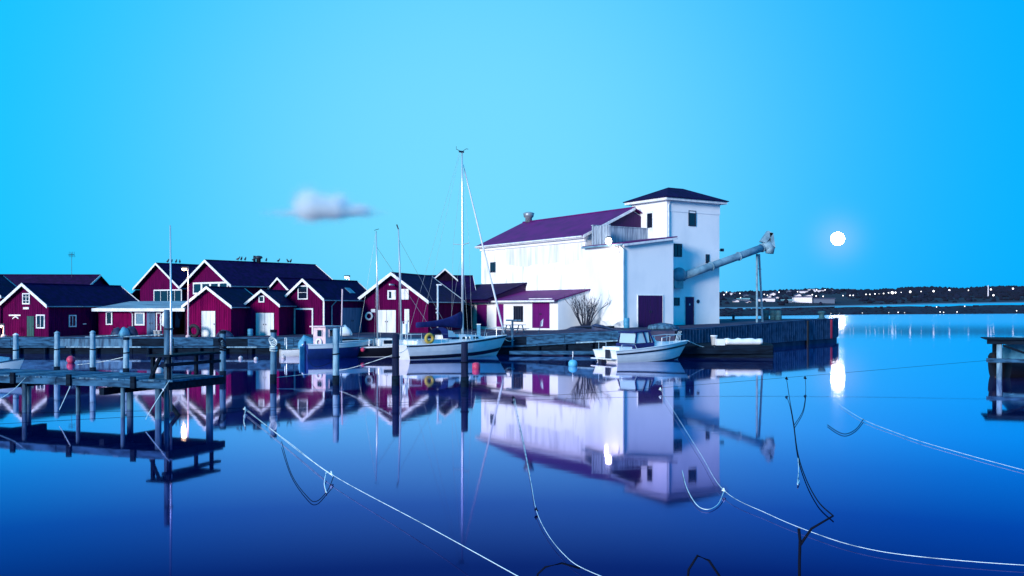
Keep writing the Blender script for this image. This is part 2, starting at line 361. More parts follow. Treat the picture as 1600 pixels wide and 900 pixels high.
# corrugated sheet piling along the jetty
sp = MB(); line = along(12, 36.2); d = []
for a, b in zip(line, line[1:]):
    n = max(2, int((b - a).length / 0.13)); nn_ = Vector(((b - a).y, -(b - a).x, 0)).normalized()
    for i in range(n):
        q = a + (b - a) * i / n; ph = (len(d) % 4); d.append(q + nn_ * (0.17 if ph < 2 else 0.0) + nn_ * 0.04)
for q in d: sp.v += [(q.x, q.y, 0.42), (q.x, q.y, gz(q.x, q.y) + 0.06)]
for i in range(len(d) - 1): sp.f.append((2 * i, 2 * i + 2, 2 * i + 3, 2 * i + 1))
struct(sp.build('sheet_piling', 'steel_blue' if 'steel_blue' in M else 'concrete', quay), 'stuff')
for a, b in zip(line, line[1:]):
    mbb = MB(); g0, g1 = gz(a.x, a.y), gz(b.x, b.y); nn_ = Vector(((b - a).y, -(b - a).x, 0)).normalized()
    A0, A1, B0, B1 = a + nn_ * 0.2, a - nn_ * 0.15, b + nn_ * 0.2, b - nn_ * 0.15
    mbb.hexa([(A0.x, A0.y, g0 + 0.07), (B0.x, B0.y, g1 + 0.07), (B1.x, B1.y, g1 + 0.07), (A1.x, A1.y, g0 + 0.07)],
             [(A0.x, A0.y, g0 + 0.15), (B0.x, B0.y, g1 + 0.15), (B1.x, B1.y, g1 + 0.15), (A1.x, A1.y, g0 + 0.15)])
    mbb.build('capping_beam', 'concrete', quay)
for xx, mm, ww in ((32.1, 'red_mark', 0.16), (28.2, 'black', 0.16)):
    yy = yfront(xx); dirv = Vector((4, 5.1, 0)).normalized(); nn_ = Vector((dirv.y, -dirv.x, 0)); q = Vector((xx, yy, 0)) + nn_ * 0.2
    MB().tube([(q.x, q.y, -0.5 if mm == 'black' else 0.45), (q.x, q.y, gz(xx, yy) + 0.05)], ww, 8).build('ladder_post', mm, quay)
# lower concrete landing in front of the white building
pl = MB()
lo = [(6.3, 69.2), (18.6, 68.3), (19.6, 72.6), (20.5, 82), (7.0, 73)]
pl.add([(a, b, -1.5) for a, b in lo] + [(a, b, 0.86) for a, b in lo], [(4, 3, 2, 1, 0), (5, 6, 7, 8, 9)] + [(i, (i + 1) % 5, (i + 1) % 5 + 5, i + 5) for i in range(5)])
landing = struct(pl.build('landing', 'wet_wood'))
MB().box(6.4, 18.5, 68.1, 68.25, 0.3, 0.78).build('timber', 'wet_wood', landing)
MB().box(-0.2, 8.6, 71.2, 71.75, 0.1, 0.34).build('floating_walkway', 'grey_wood', quay)

# ------------------------------------------------------------------ red wooden houses
def house(name, label, pl_, pr_, Y, alpha, length, y_eave, y_peak, wall='red_paint', roof='roof_navy', over=0.35, side_over=0.2, batten=True, bb=0.2, group='red boathouses', corner=False):
    rz = -RAD(alpha); pc = (pl_ + pr_) / 2
    bx, by = (pc - HX) / F * Y, Y
    base = gz(bx, by) - 0.02
    fr = Frame((bx, by, base), rz)
    e = empty(name, (bx, by, base), rz, label, 'boathouse', group)
    x0, ze = fr.y_plane(pl_, y_eave, 0); x1, _ = fr.y_plane(pr_, y_eave, 0); _, zp = fr.y_plane(pc, y_peak, -over)
    hw = (x1 - x0) / 2; cx = (x0 + x1) / 2
    _, ze = fr.y_plane(pc, y_eave, 0)
    MB().prism([(x0, -0.4), (x1, -0.4), (x1, ze), (cx, zp - 0.16), (x0, ze)], 0, length).build('wall', wall, e)
    sl = (zp - 0.1 - ze) / hw
    if batten:
        b = MB(); n = int(2 * hw / 0.2)
        for i in range(n + 1):
            u = x0 + 2 * hw * i / n; zt = ze + (hw - abs(u - cx)) * sl - 0.14
            b.box(max(x0, u - 0.02), min(x1, u + 0.02), -0.02, 0.0, 0, max(zt, 0.2))
        m = int(length / 0.2)
        for i in range(m): b.box(x1, x1 + 0.02, i * 0.2 + 0.05, i * 0.2 + 0.09, 0, ze - 0.05)
        struct(b.build('batten', wall, e), 'stuff')
    rf = MB(); xo = hw + side_over; zo = zp - 0.0 - sl * xo
    rf.slab([(cx, -over, zp), (cx + xo, -over, zo), (cx + xo, length + 0.3, zo), (cx, length + 0.3, zp)], 0.09)
    rf.slab([(cx - xo, -over, zo), (cx, -over, zp), (cx, length + 0.3, zp), (cx - xo, length + 0.3, zo)], 0.09)
    r = rf.build('roof', roof, e)
    MB().tube([(cx, -over, zp + 0.01), (cx, length + 0.3, zp + 0.01)], 0.07, 6).build('ridge_cap', roof, r)
    for sg in (-1, 1):
        for yy, th in ((-over, bb), (length + 0.3, 0.1)):
            ya, yb = (yy - 0.04, yy - 0.003) if yy < 0 else (yy + 0.003, yy + 0.04)
            b = MB(); x_ = cx + sg * (xo + 0.03)
            b.hexa([(cx, ya, zp - th * 0.8), (x_, ya, zo - th * 0.9), (x_, yb, zo - th * 0.9), (cx, yb, zp - th * 0.8)],
                   [(cx, ya, zp + 0.06), (x_, ya, zo + 0.06), (x_, yb, zo + 0.06), (cx, yb, zp + 0.06)])
            b.build('bargeboard', 'white_trim', e)
    MB().box(cx + xo - 0.02, cx + xo + 0.08, -over, length + 0.3, zo - 0.12, zo - 0.03).build('gutter', 'galv', e)
    if corner:
        for u in (x0 - 0.02, x1 - 0.13): MB().box(u, u + 0.15, -0.05, 0.003, 0, ze - 0.1).build('corner_board', 'white_trim', e)
    fr.e, fr.x0, fr.x1, fr.ze, fr.zp, fr.len = e, x0, x1, ze, zp, length
    return fr
def fwin(h, r, cols=2, rows=1, n=0.0, **k):
    a, b = h.y_plane(r[0], r[3], -n); c, d = h.y_plane(r[2], r[1], -n)
    return window(h.e, ONY(-n - 0.022), a, c, b, d, cols, rows, **k)
def fdoor(h, r, m, n=0.0, to_ground=True, **k):
    a, b = h.y_plane(r[0], r[3], -n); c, d = h.y_plane(r[2], r[1], -n)
    return door(h.e, ONY(-n - 0.022), a, c, 0.02 if to_ground else b, d, m, **k)
def fplate(h, r, m, name, n=0.0, th=0.04):
    a, b = h.y_plane(r[0], r[3], -n); c, d = h.y_plane(r[2], r[1], -n)
    return MB().box(a, c, 0.0, th, b, d, ONY(-n - 0.022)).build(name, m, h.e)

hY = house('red_boathouse', 'red boathouse cut by the left picture edge, only its roof corner showing', -76, 1, 82, 0, 4, 462, 428)
hA = house('red_boathouse', 'red boathouse with green door and three white framed windows, leftmost whole one', 5, 76, 77.4, 24, 9.5, 477, 443, bb=0.24)
fwin(hA, (36, 458, 47.5, 475.5), 2, 3); fwin(hA, (57.5, 491.5, 71, 513), 2)
fdoor(hA, (42.8, 494, 54, 526), 'green_door', planks=6)
fplate(hA, (37, 480, 46, 483.2), 'white_trim', 'name_board'); fplate(hA, (15, 491.6, 33, 493.6), 'white_trim', 'lintel')
u0, z0 = hA.y_plane(21, 498, 0); u1, z1 = hA.y_plane(30, 495, 0)
MB().tube([(u0 + (u1 - u0) * i / 6, -0.06, z0 + (z1 - z0) * math.sin(math.pi * i / 6)) for i in range(7)], 0.05, 6).build('arch_trim', 'white_trim', hA.e)
a, b = hA.x_plane(107, 511, hA.x1); c, d = hA.x_plane(118.5, 492, hA.x1)
window(hA.e, ONXP(hA.x1 + 0.022), a, c, b, d, 2)
a, b = hA.x_plane(129, 507, hA.x1); c, d = hA.x_plane(134, 506, hA.x1)
MB().box(min(a, c), max(a, c), 0, 0.05, b, d + 0.04, ONXP(hA.x1 + 0.022)).build('wall_vent', 'white_trim', hA.e)
# houses of the second row
hB1 = house('red_warehouse', 'red gabled warehouse with dark glazed balcony above the low shed', 219, 282, 98, 34, 12, 447, 411, side_over=0.5, over=0.5, batten=False, group='red warehouses behind the sheds')
fwin(hB1, (241, 452, 285, 476), 4, fw=0.12)
a, b = hB1.y_plane(201, 474, 0.5); c, d = hB1.y_plane(221, 453, 0.5)
MB().slab([(a, -0.2, b), (c, -0.2, d), (c, 9, d), (a, 9, b)], 0.1).build('lean_to_roof', 'roof_navy', hB1.e)
MB().box(a + 0.3, c, 0.3, 8.6, -0.2, b - 0.15).build('lean_to_wall', 'red_paint', hB1.e)
hB2 = house('red_warehouse', 'large red warehouse with strip of white framed windows and long navy roof', 292, 364, 92, 39, 12.6, 445, 406, side_over=0.4, over=0.5, batten=False, bb=0.25, group='red warehouses behind the sheds')
fwin(hB2, (302.5, 440, 357, 460), 4, fw=0.16, mw=0.3)
hB3 = house('red_boathouse', 'small red gable peeking between two boathouse roofs', 423, 453, 92, 36, 6, 453, 434, batten=False)
# front row
s1 = house('red_boathouse', 'bright red shed with a single white plank door, beside the street lamp', 291, 361, 76.5, 10, 6.0, 478, 448, wall='red_paint_bright', roof='roof_plum', bb=0.22)
fdoor(s1, (315, 486, 337, 523), 'white_door', planks=6)
s2 = house('red_boathouse', 'narrow red shed with white double door and tiny square window', 386, 436, 78.7, 10, 6, 476, 453, wall='red_paint_bright', bb=0.22)
fdoor(s2, (400, 489, 428.5, 521), 'white_door', leaves=2, planks=3); fwin(s2, (404.5, 462, 413.5, 472.5), 1)
s3 = house('red_boathouse', 'tall red boathouse with white framed hatch over a red door, blue side doors', 447, 507, 81, 26, 7.2, 467, 436, bb=0.24, corner=True)
fwin(s3, (466, 446, 481.5, 468), 1, 2); fdoor(s3, (462, 484, 488, 520), 'red_paint', frame='white_trim', planks=8, fw=0.13)
a, b = s3.x_plane(534, 516, s3.x1); c, d = s3.x_plane(565, 481, s3.x1)
door(s3.e, ONXP(s3.x1 + 0.022), a, c, 0.05, d, 'blue_door', leaves=2, planks=3)
a, b = s3.x_plane(517, 520, s3.x1)
MB().tube([(s3.x1 + 0.3, a + 0.35, s3.ze - 0.2), (s3.x1 + 0.1, a, s3.ze - 0.6), (s3.x1 + 0.1, a, 0.05)], 0.05, 6).build('downpipe', 'galv', s3.e)
MB().box(s3.x1 * 0.42, s3.x1 * 0.72, 4.4, 5.2, 0, 0.03, lambda x, y, z: (x, y, s3.zp - (s3.zp - 0.1 - s3.ze) / ((s3.x1 - s3.x0) / 2) * (x - (s3.x0 + s3.x1) / 2) + z)).build('roof_light', 'galv', s3.e)
s4 = house('red_boathouse', 'wide red boathouse with white double door, two white shutters and a lifebuoy', 561, 669, 84, 16, 9, 470, 426, bb=0.28, over=0.5)
fdoor(s4, (589.5, 484.5, 619, 520), 'white_door', leaves=2, planks=2); fdoor(s4, (632, 483, 640, 520), 'white_door', planks=2)
fwin(s4, (606, 453.5, 619, 468), 2, fw=0.12); fplate(s4, (612.5, 455, 618, 467), 'white_trim', 'shutter', th=0.1)
fplate(s4, (627.5, 451.5, 633, 468), 'white_trim', 'shutter', th=0.07); fplate(s4, (633.6, 451.5, 639, 468), 'white_trim', 'shutter', th=0.07)
fplate(s4, (580, 483, 587, 488), 'white_trim', 'notice_board')
u, z = s4.y_plane(577.5, 494, 0)
lb = MB().torus((0, 0, 0), (0, 1, 0), 0.3, 0.09).build('lifebuoy', 'white_trim', None, True, s4.world(u, -0.13, z), s4.rz); tag(lb, 'white lifebuoy hung on the wide red boathouse beside its double door', 'lifebuoy')
a, z = s4.y_plane(616, 446, 0)
MB().box(a - 0.06, a + 0.06, -1.0, -0.02, z, z + 0.12).build('hoist_beam', 'white_trim', s4.e)

def longhouse(name, label, pl_, pr_, Y, rot, depth, y_eave, y_ridge, wall, roof, cat='boathouse', group=None, trim=True):
    pc = (pl_ + pr_) / 2; bx = (pc - HX) / F * Y; base = gz(bx, Y) - 0.02; rz = RAD(rot)
    fr = Frame((bx, Y, base), rz); e = empty(name, (bx, Y, base), rz, label, cat, group)
    x0, ze = fr.y_plane(pl_, y_eave, 0); x1, _ = fr.y_plane(pr_, y_eave, 0); _, zr = fr.y_plane(pc, y_ridge, depth / 2)
    hd = depth / 2
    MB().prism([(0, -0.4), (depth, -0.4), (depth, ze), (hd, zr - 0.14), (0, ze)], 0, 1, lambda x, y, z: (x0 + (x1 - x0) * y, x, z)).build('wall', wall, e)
    rf = MB(); ov = 0.35; sl = (zr - ze) / hd
    rf.slab([(x0 - ov, -ov, ze - sl * ov), (x1 + ov, -ov, ze - sl * ov), (x1 + ov, hd, zr), (x0 - ov, hd, zr)], 0.09)
    rf.slab([(x0 - ov, hd, zr), (x1 + ov, hd, zr), (x1 + ov, depth + ov, ze - sl * ov), (x0 - ov, depth + ov, ze - sl * ov)], 0.09)
    r = rf.build('roof', roof, e)
    MB().tube([(x0 - ov, hd, zr + 0.01), (x1 + ov, hd, zr + 0.01)], 0.08, 6).build('ridge_cap', roof, r)
    if trim:
        b = MB()
        b.hexa([(x1 + ov + 0.003, -ov, ze - sl * ov - 0.15), (x1 + ov + 0.04, -ov, ze - sl * ov - 0.15), (x1 + ov + 0.04, hd, zr - 0.15), (x1 + ov + 0.003, hd, zr - 0.15)],
               [(x1 + ov + 0.003, -ov, ze - sl * ov + 0.06), (x1 + ov + 0.04, -ov, ze - sl * ov + 0.06), (x1 + ov + 0.04, hd, zr + 0.06), (x1 + ov + 0.003, hd, zr + 0.06)])
        b.build('bargeboard', 'white_trim', e)
    MB().box(x0 - ov, x1 + ov, -ov - 0.09, -ov - 0.003, ze - sl * ov - 0.12, ze - sl * ov - 0.02).build('gutter', 'galv', e)
    fr.e, fr.x0, fr.x1, fr.ze, fr.zr = e, x0, x1, ze, zr
    return fr
lz = longhouse('red_warehouse', 'long plum roofed warehouse rising behind the leftmost boathouses', -95, 128, 100, 4, 9, 452, 429.5, 'red_paint', 'roof_plum', 'warehouse', 'red warehouses behind the sheds')
l6 = longhouse('dark_boathouse', 'dark boathouse with wide navy roof behind the sailing boat mast', 648, 741, 93, 8, 10, 471, 431, 'dark_shade_wall', 'roof_navy')  # front wall coloured near black: the shadow of an open shed painted in
# roof gable on it
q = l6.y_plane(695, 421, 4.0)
dm = MB(); dm.prism([(q[0] - 1.0, q[1] - 1.1), (q[0] + 1.0, q[1] - 1.1), (q[0], q[1])], 4.0, 8.0); dm.build('roof_gable', 'dark_shade_wall', l6.e)
for sg in (-1, 1):
    MB().slab([(q[0], 3.7, q[1] + 0.05), (q[0] + sg * 1.3, 3.7, q[1] - 1.1), (q[0] + sg * 1.3, 8.2, q[1] - 1.1), (q[0], 8.2, q[1] + 0.05)], 0.1).build('gable_roof', 'roof_navy', l6.e)
    MB().slab([(q[0], 3.64, q[1] + 0.1), (q[0] + sg * 1.3, 3.64, q[1] - 1.05), (q[0] + sg * 1.3, 3.695, q[1] - 1.05), (q[0], 3.695, q[1] + 0.1)], 0.18).build('bargeboard', 'white_trim', l6.e)
l7 = longhouse('dark_boathouse', 'dark plum roof of a low shed between the white building and its neighbour', 722, 772, 100, 10, 7, 466, 447, 'dark_shade_wall', 'roof_plum')
# low shed with sheet roof
lx0, lY = (220 - HX) / F * 79.5, 79.5
lb_ = gz(lx0, lY) - 0.02; lrz = RAD(-5)
lf = Frame((lx0, lY, lb_), lrz)
le = empty('low_shed', (lx0, lY, lb_), lrz, 'low red shed with pale sheet roof, window and blue doors', 'shed'); lf.e = le
xa, zf = lf.y_plane(154, 483.5, 0); xb, _ = lf.y_plane(262, 483, 0); xc, _ = lf.y_plane(291, 480, 0)
MB().box(xa, xb, 0, 4.4, -0.4, zf).build('wall', 'red_paint_bright', le)
MB().box(xb + 0.003, xc, 3.6, 4.4, -0.4, zf).build('back_wall', 'dark_shade_wall', le)
MB().box(xc - 0.15, xc, 0.05, 3.6, -0.4, zf).build('side_wall', 'dark_shade_wall', le)
MB().slab([(xa - 0.3, -0.5, zf + 0.06), (xc + 0.1, -0.5, zf + 0.10), (xc + 0.1, 4.8, zf + 0.75), (xa - 0.3, 4.8, zf + 0.70)], 0.12).build('roof', 'roof_sheet', le)
MB().box(xa - 0.3, xc + 0.1, -0.56, -0.51, zf - 0.16, zf + 0.10).build('fascia', 'white_trim', le)
fwin(lf, (166, 487, 176, 507.5), 1); fwin(lf, (211, 488, 226.5, 508.5), 1, glass='lit_glass', fw=0.12)
fdoor(lf, (229.5, 486, 243, 516), 'blue_door', leaves=2, planks=3); fdoor(lf, (246, 490, 251, 520), 'red_paint', frame='white_trim')
a, z = lf.y_plane(208, 485, 0)
MB().tube([(a - 0.1, -0.5, zf - 0.1), (a, -0.1, zf - 0.35), (a, -0.1, 0.05)], 0.05, 6).build('downpipe', 'white_trim', le)
for i, (px, y0, y1, wd) in enumerate(((272, 484, 500, .3), (276, 485, 512, .34), (281, 483, 498, .28))):
    a, z0 = lf.y_plane(px, y1, 1.5); _, z1 = lf.y_plane(px, y0, 1.5)
    o = MB().loft([[(wd * s_ * math.cos(q), 0.1 * s_ * math.sin(q), z) for q in [k * math.pi / 4 for k in range(8)]] for z, s_ in ((z0, .8), (z0 + (z1 - z0) * .5, 1), (z0 + (z1 - z0) * .85, .8), (z1, .25))]).build('oilskin', ['tarp_dark', 'blue_door', 'tarp_dark'][i], None, True, lf.world(a, 1.5, 0), lrz)
    tag(o, ['dark oilskin hanging leftmost in the open end of the low shed', 'blue oilskin hanging between two dark ones in the low shed', 'dark oilskin hanging nearest the bright red shed wall'][i], 'oilskin', 'oilskins in the low shed')

# ------------------------------------------------------------------ white building
TH = RAD(33); CY = 79.2; CX = (975 - HX) / F * CY
wb = Frame((CX, CY, gz(CX, CY) - 0.02), TH)
we = empty('white_warehouse', wb.l, TH, 'white rendered warehouse with violet roof and square hip roofed tower', 'warehouse'); wb.e = we
Lend, _ = wb.x_plane(752, 400, 0); La, _ = wb.x_plane(917, 400, 0); Ra, _ = wb.y_plane(1052, 400, 0)
_, zmain = wb.x_plane(752, 384, 0); zmain += 0.05
Wd = 10.8; Lg = La + 0.25
_, zr = wb.y_plane(818, 349, 0)
zr = wb.x_plane(818, 349, Wd / 2)[1]
MB().prism([(0, -0.5), (Wd, -0.5), (Wd, zmain), (Wd / 2, zr - 0.15), (0, zmain)], Lg, Lend).build('main_wall', 'stucco', we)
ov = 0.45; sl = (zr - zmain) / (Wd / 2)
rf = MB()
rf.slab([(-ov, Lg - 0.3, zmain - sl * ov + 0.1), (Wd / 2, Lg - 0.3, zr + 0.1), (Wd / 2, Lend + 0.4, zr + 0.1), (-ov, Lend + 0.4, zmain - sl * ov + 0.1)], 0.08)
rf.slab([(Wd / 2, Lg - 0.3, zr + 0.1), (Wd + ov, Lg - 0.3, zmain - sl * ov + 0.1), (Wd + ov, Lend + 0.4, zmain - sl * ov + 0.1), (Wd / 2, Lend + 0.4, zr + 0.1)], 0.08)
mr = rf.build('main_roof', 'roof_violet', we)
MB().tube([(Wd / 2, Lg - 0.3, zr + 0.11), (Wd / 2, Lend + 0.4, zr + 0.11)], 0.09, 6).build('ridge_cap', 'roof_violet', mr)
MB().box(-ov - 0.03, -0.003, Lg - 0.2, Lend + 0.3, zmain - 0.34, zmain - 0.14).build('eave_board', 'white_trim', we)
MB().box(-0.16, -0.003, Lg - 0.1, Lend + 0.02, zmain - 0.6, zmain - 0.345).build('cornice', 'stucco_clean', we)
MB().tube([(-ov - 0.1, Lg - 0.2, zmain - 0.2), (-ov - 0.1, Lend + 0.3, zmain - 0.2)], 0.08, 8).build('gutter', 'white_trim', we)
for z_, b_ in ((zr + 0.02, 0),):
    bb_ = MB()
    bb_.hexa([(-ov, Lg - 0.36, zmain - sl * ov - 0.12), (Wd / 2, Lg - 0.36, zr - 0.12), (Wd / 2, Lg - 0.303, zr - 0.12), (-ov, Lg - 0.303, zmain - sl * ov - 0.12)],
             [(-ov, Lg - 0.36, zmain - sl * ov + 0.13), (Wd / 2, Lg - 0.36, zr + 0.13), (Wd / 2, Lg - 0.303, zr + 0.13), (-ov, Lg - 0.303, zmain - sl * ov + 0.13)])
    bb_.build('bargeboard', 'white_trim', we)
    MB().prism([(0.3, zmain + 0.05), (Wd - 0.3, zmain + 0.05), (Wd / 2, zr - 0.2)], Lg - 0.03, Lg - 0.003).build('gable_cladding', 'dark_violet_door', we)
# weathered render: a large grey patch under the eave and a damp plinth
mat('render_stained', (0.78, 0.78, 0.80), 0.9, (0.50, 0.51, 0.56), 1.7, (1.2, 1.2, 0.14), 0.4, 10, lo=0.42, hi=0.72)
mat('render_damp', (0.70, 0.71, 0.74), 0.9, (0.22, 0.25, 0.32), 1.4, (1, 1, 1.2), 0.5, 12, lo=0.40, hi=0.66)
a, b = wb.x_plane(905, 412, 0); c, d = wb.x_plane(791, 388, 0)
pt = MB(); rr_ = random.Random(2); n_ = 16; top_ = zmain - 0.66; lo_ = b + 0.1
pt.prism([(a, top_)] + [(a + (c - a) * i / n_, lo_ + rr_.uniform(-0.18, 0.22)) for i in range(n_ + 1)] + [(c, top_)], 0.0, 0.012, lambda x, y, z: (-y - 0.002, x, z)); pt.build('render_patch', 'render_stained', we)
pt = MB(); pt.prism([(0.06, -0.5)] + [(0.06 + (6.3) * i / n_, 0.55 + rr_.uniform(-0.3, 0.45)) for i in range(n_ + 1)] + [(6.36, -0.5)], 0.0, 0.012, lambda x, y, z: (-y - 0.002, x, z)); pt.build('damp_plinth', 'render_damp', we)
# small arched window
a, b = wb.x_plane(774.5, 425.5, 0); c, d = wb.x_plane(766.5, 410, 0)
window(we, ONXM(0), a, c, b, d, 2, 1, fw=0.08, frame='dark_metal')
# roof ventilator
q = wb.x_plane(826, 349, Wd / 2)
vt = MB().lathe([(0.36, 0), (0.36, 0.45), (0.52, 0.6), (0.58, 0.95), (0.50, 1.02), (0.2, 1.1)], 16, (Wd / 2, q[0], zr + 0.02)).build('ventilator', 'steel', we, True)
MB().lathe([(0.60, 0.9), (0.60, 0.98)], 16, (Wd / 2, q[0], zr + 0.02)).build('ventilator_rim', 'galv', vt)
# annex with mono-pitch roof
_, zA0 = wb.y_plane(975, 382, 0); _, zA1 = wb.y_plane(1052, 372, 0)
MB().prism([(0.0, -0.5), (Ra, -0.5), (Ra, zA1), (0.0, zA0)], 0, Lg - 0.003).build('annex_wall', 'stucco_clean', we)
MB().slab([(-0.35, -0.3, zA0 + 0.12), (Ra + 0.2, -0.3, zA1 + 0.16), (Ra + 0.2, Lg - 0.05, zA1 + 0.16), (-0.35, Lg - 0.05, zA0 + 0.12)], 0.12).build('annex_roof', 'roof_violet', we)
MB().hexa([(-0.36, -0.36, zA0 - 0.16), (Ra + 0.2, -0.36, zA1 - 0.12), (Ra + 0.2, -0.303, zA1 - 0.12), (-0.36, -0.303, zA0 - 0.16)],
          [(-0.36, -0.36, zA0 + 0.02), (Ra + 0.2, -0.36, zA1 + 0.06), (Ra + 0.2, -0.303, zA1 + 0.06), (-0.36, -0.303, zA0 + 0.02)]).build('fascia', 'white_trim', we)
MB().tube([(-0.42, -0.3, zA0 - 0.02), (-0.42, Lg - 0.1, zA0 - 0.02)], 0.08, 8).build('gutter', 'galv', we)
MB().tube([(-0.42, 0.0, zA0 - 0.05), (-0.12, -0.12, zA0 - 0.4), (-0.1, -0.12, 0.2)], 0.06, 7).build('downpipe', 'galv', we)
a, b = wb.y_plane(996.5, 509, 0); c, d = wb.y_plane(1035, 462, 0)
door(we, ONY(0), a, c, 0.05, d, 'dark_violet_door', leaves=2, planks=5, frame='white_trim', fw=0.06)
# parapet of the terrace
par = MB(); par.box(0.1, 6.3, Lg - 1.0, Lg - 0.82, zA0, zA0 + 1.85); par.box(0.1, 0.28, Lg - 3.2, Lg - 1.003, zA0, zA0 + 1.8)
par.build('parapet', 'parapet', we)
MB().box(0.05, 6.3, Lg - 1.06, Lg - 0.78, zA0 + 1.853, zA0 + 1.93).build('parapet_coping', 'parapet', we)
for i in range(6): MB().box(0.02, 0.085, Lg - 3.0 + i * 0.38, Lg - 2.86 + i * 0.38, zA0 + 0.2, zA0 + 1.78).build('parapet_slat', 'parapet', we)
# tower
TB = 1.8
TA, _ = wb.y_plane(1042, 330, TB); TA2, _ = wb.y_plane(1124, 330, TB); TB2, _ = wb.x_plane(988, 330, TA)
zt = wb.y_plane(1042, 313, TB)[1]
MB().box(TA, TA2, TB, TB2, -0.5, zt).build('tower_wall', 'stucco_clean', we)
MB().box(TA - 0.04, TA2 + 0.04, TB - 0.04, TB2 + 0.04, zt - 0.95, zt - 0.05).build('tower_frieze', 'stucco_clean', we)
o_ = 0.5
MB().box(TA - o_, TA2 + o_, TB - o_, TB2 + o_, zt, zt + 0.22).build('tower_eave', 'white_trim', we)
zp_ = zt + 0.225; tx = (TA + TA2) / 2; ty = (TB + TB2) / 2; o_ = 0.62
tr = MB(); zh = wb.y_plane(1052, 293.5, ty)[1]
tr.add([(TA - o_, TB - o_, zp_), (TA2 + o_, TB - o_, zp_), (TA2 + o_, TB2 + o_, zp_), (TA - o_, TB2 + o_, zp_), (tx - 0.9, ty, zh), (tx + 0.9, ty, zh),
        (TA - o_, TB - o_, zp_ + 0.06), (TA2 + o_, TB - o_, zp_ + 0.06), (TA2 + o_, TB2 + o_, zp_ + 0.06), (TA - o_, TB2 + o_, zp_ + 0.06)],
       [(3, 2, 1, 0), (0, 1, 7, 6), (1, 2, 8, 7), (2, 3, 9, 8), (3, 0, 6, 9), (6, 7, 5, 4), (7, 8, 5), (8, 9, 4, 5), (9, 6, 4)])
tr.build('tower_roof', 'roof_navy', we)
def rwin(r, pl=TB, cols=1, rows=1, frame='dark_metal', fw=0.07):
    a, b = wb.y_plane(r[0], r[3], pl); c, d = wb.y_plane(r[2], r[1], pl); window(we, ONY(pl), a, c, b, d, cols, rows, fw, frame)
rwin((1075.5, 329.5, 1087, 353)); rwin((1052.5, 381, 1065, 401), cols=2); rwin((1102.5, 397.5, 1108, 411)); rwin((1053, 465, 1061.5, 477.5))
a, b = wb.y_plane(1070, 506, TB); c, d = wb.y_plane(1084, 464, TB)
door(we, ONY(TB), a, c, 0.05, d, 'dark_violet_door', frame='white_trim', fw=0.05)
MB().box((a + c) / 2 - 0.06, (a + c) / 2 + 0.06, 0.045, 0.06, d - 0.75, d - 0.6, ONY(TB)).build('door_plate', 'white_trim', we)
a, b = wb.y_plane(1090.5, 471, TB)
MB().tube([(a, TB, b), (a, TB - 0.05, b)], 0.17, 18).build('round_sign', 'dark_metal', we)
# terrace door on the tower's left face
a, b = wb.x_plane(1021, 367, TA); c, d = wb.x_plane(1010.5, 331, TA)
b = zA1 + 0.2
window(we, ONXM(TA), a, c, b + 0.9, d, 1, 1, fw=0.09); door(we, ONXM(TA), a, c, b, b + 0.88, 'white_door')
MB().tube([(TA + 0.25, TB - 0.12, zt - 0.1), (TA + 0.1, TB - 0.12, zt - 0.35), (TA + 0.1, TB - 0.12, zA1 + 0.3)], 0.055, 6).build('downpipe', 'white_trim', we)
# lean-to at the facade
Lr, _ = wb.x_plane(921, 480, 0); xr, zf_ = wb.y_plane(872, 466, Lr)
xf = xr
_, zb_ = wb.x_plane(921, 452, 0)
Ll, _ = wb.x_plane(738, 490, xf)
zfe = wb.y_plane(872, 467, Lr)[1]
MB().prism([(xf, -0.6), (-0.003, -0.6), (-0.003, zb_ - 0.1), (xf, zfe - 0.1)], Lr, Ll).build('lean_to_wall', 'stucco_clean', we)
sl2 = (zb_ - zfe) / (-xf)
MB().slab([(xf - 0.5, Lr - 0.15, zfe - sl2 * 0.5 + 0.03), (-0.01, Lr - 0.15, zb_ + 0.03), (-0.01, Ll + 0.3, zb_ + 0.03), (xf - 0.5, Ll + 0.3, zfe - sl2 * 0.5 + 0.03)], 0.1).build('lean_to_roof', 'roof_violet', we)
MB().box(xf - 0.56, xf - 0.503, Lr - 0.15, Ll + 0.3, zfe - sl2 * 0.5 - 0.14, zfe - sl2 * 0.5 + 0.02).build('lean_to_fascia', 'white_trim', we)
def lrect(r):
    a, b = wb.x_plane(r[2], r[3], xf); c, d = wb.x_plane(r[0], r[1], xf); return min(a, c), max(a, c), b, d
for r in ((745.5, 476, 761, 512), (776, 475, 787, 514)):
    a, c, b, d = lrect(r); door(we, ONXM(xf), a, c, -0.1, d, 'violet_door', planks=4)
a, c, b, d = lrect((832, 468.5, 859, 516)); door(we, ONXM(xf), a, c, -0.1, d, 'violet_door', leaves=2, planks=4)
MB().box(a - 0.4, c + 0.4, 0, 0.12, d + 0.02, d + 0.12, ONXM(xf)).build('lintel', 'white_trim', we)
a, c, b, d = lrect((803, 478, 817.5, 503)); window(we, ONXM(xf), a, c, b, d, 4, 1, fw=0.1, frame='dark_metal', mw=0.22)
a, b = wb.y_plane(896, 512, Lr); c, d = wb.y_plane(913, 480, Lr)
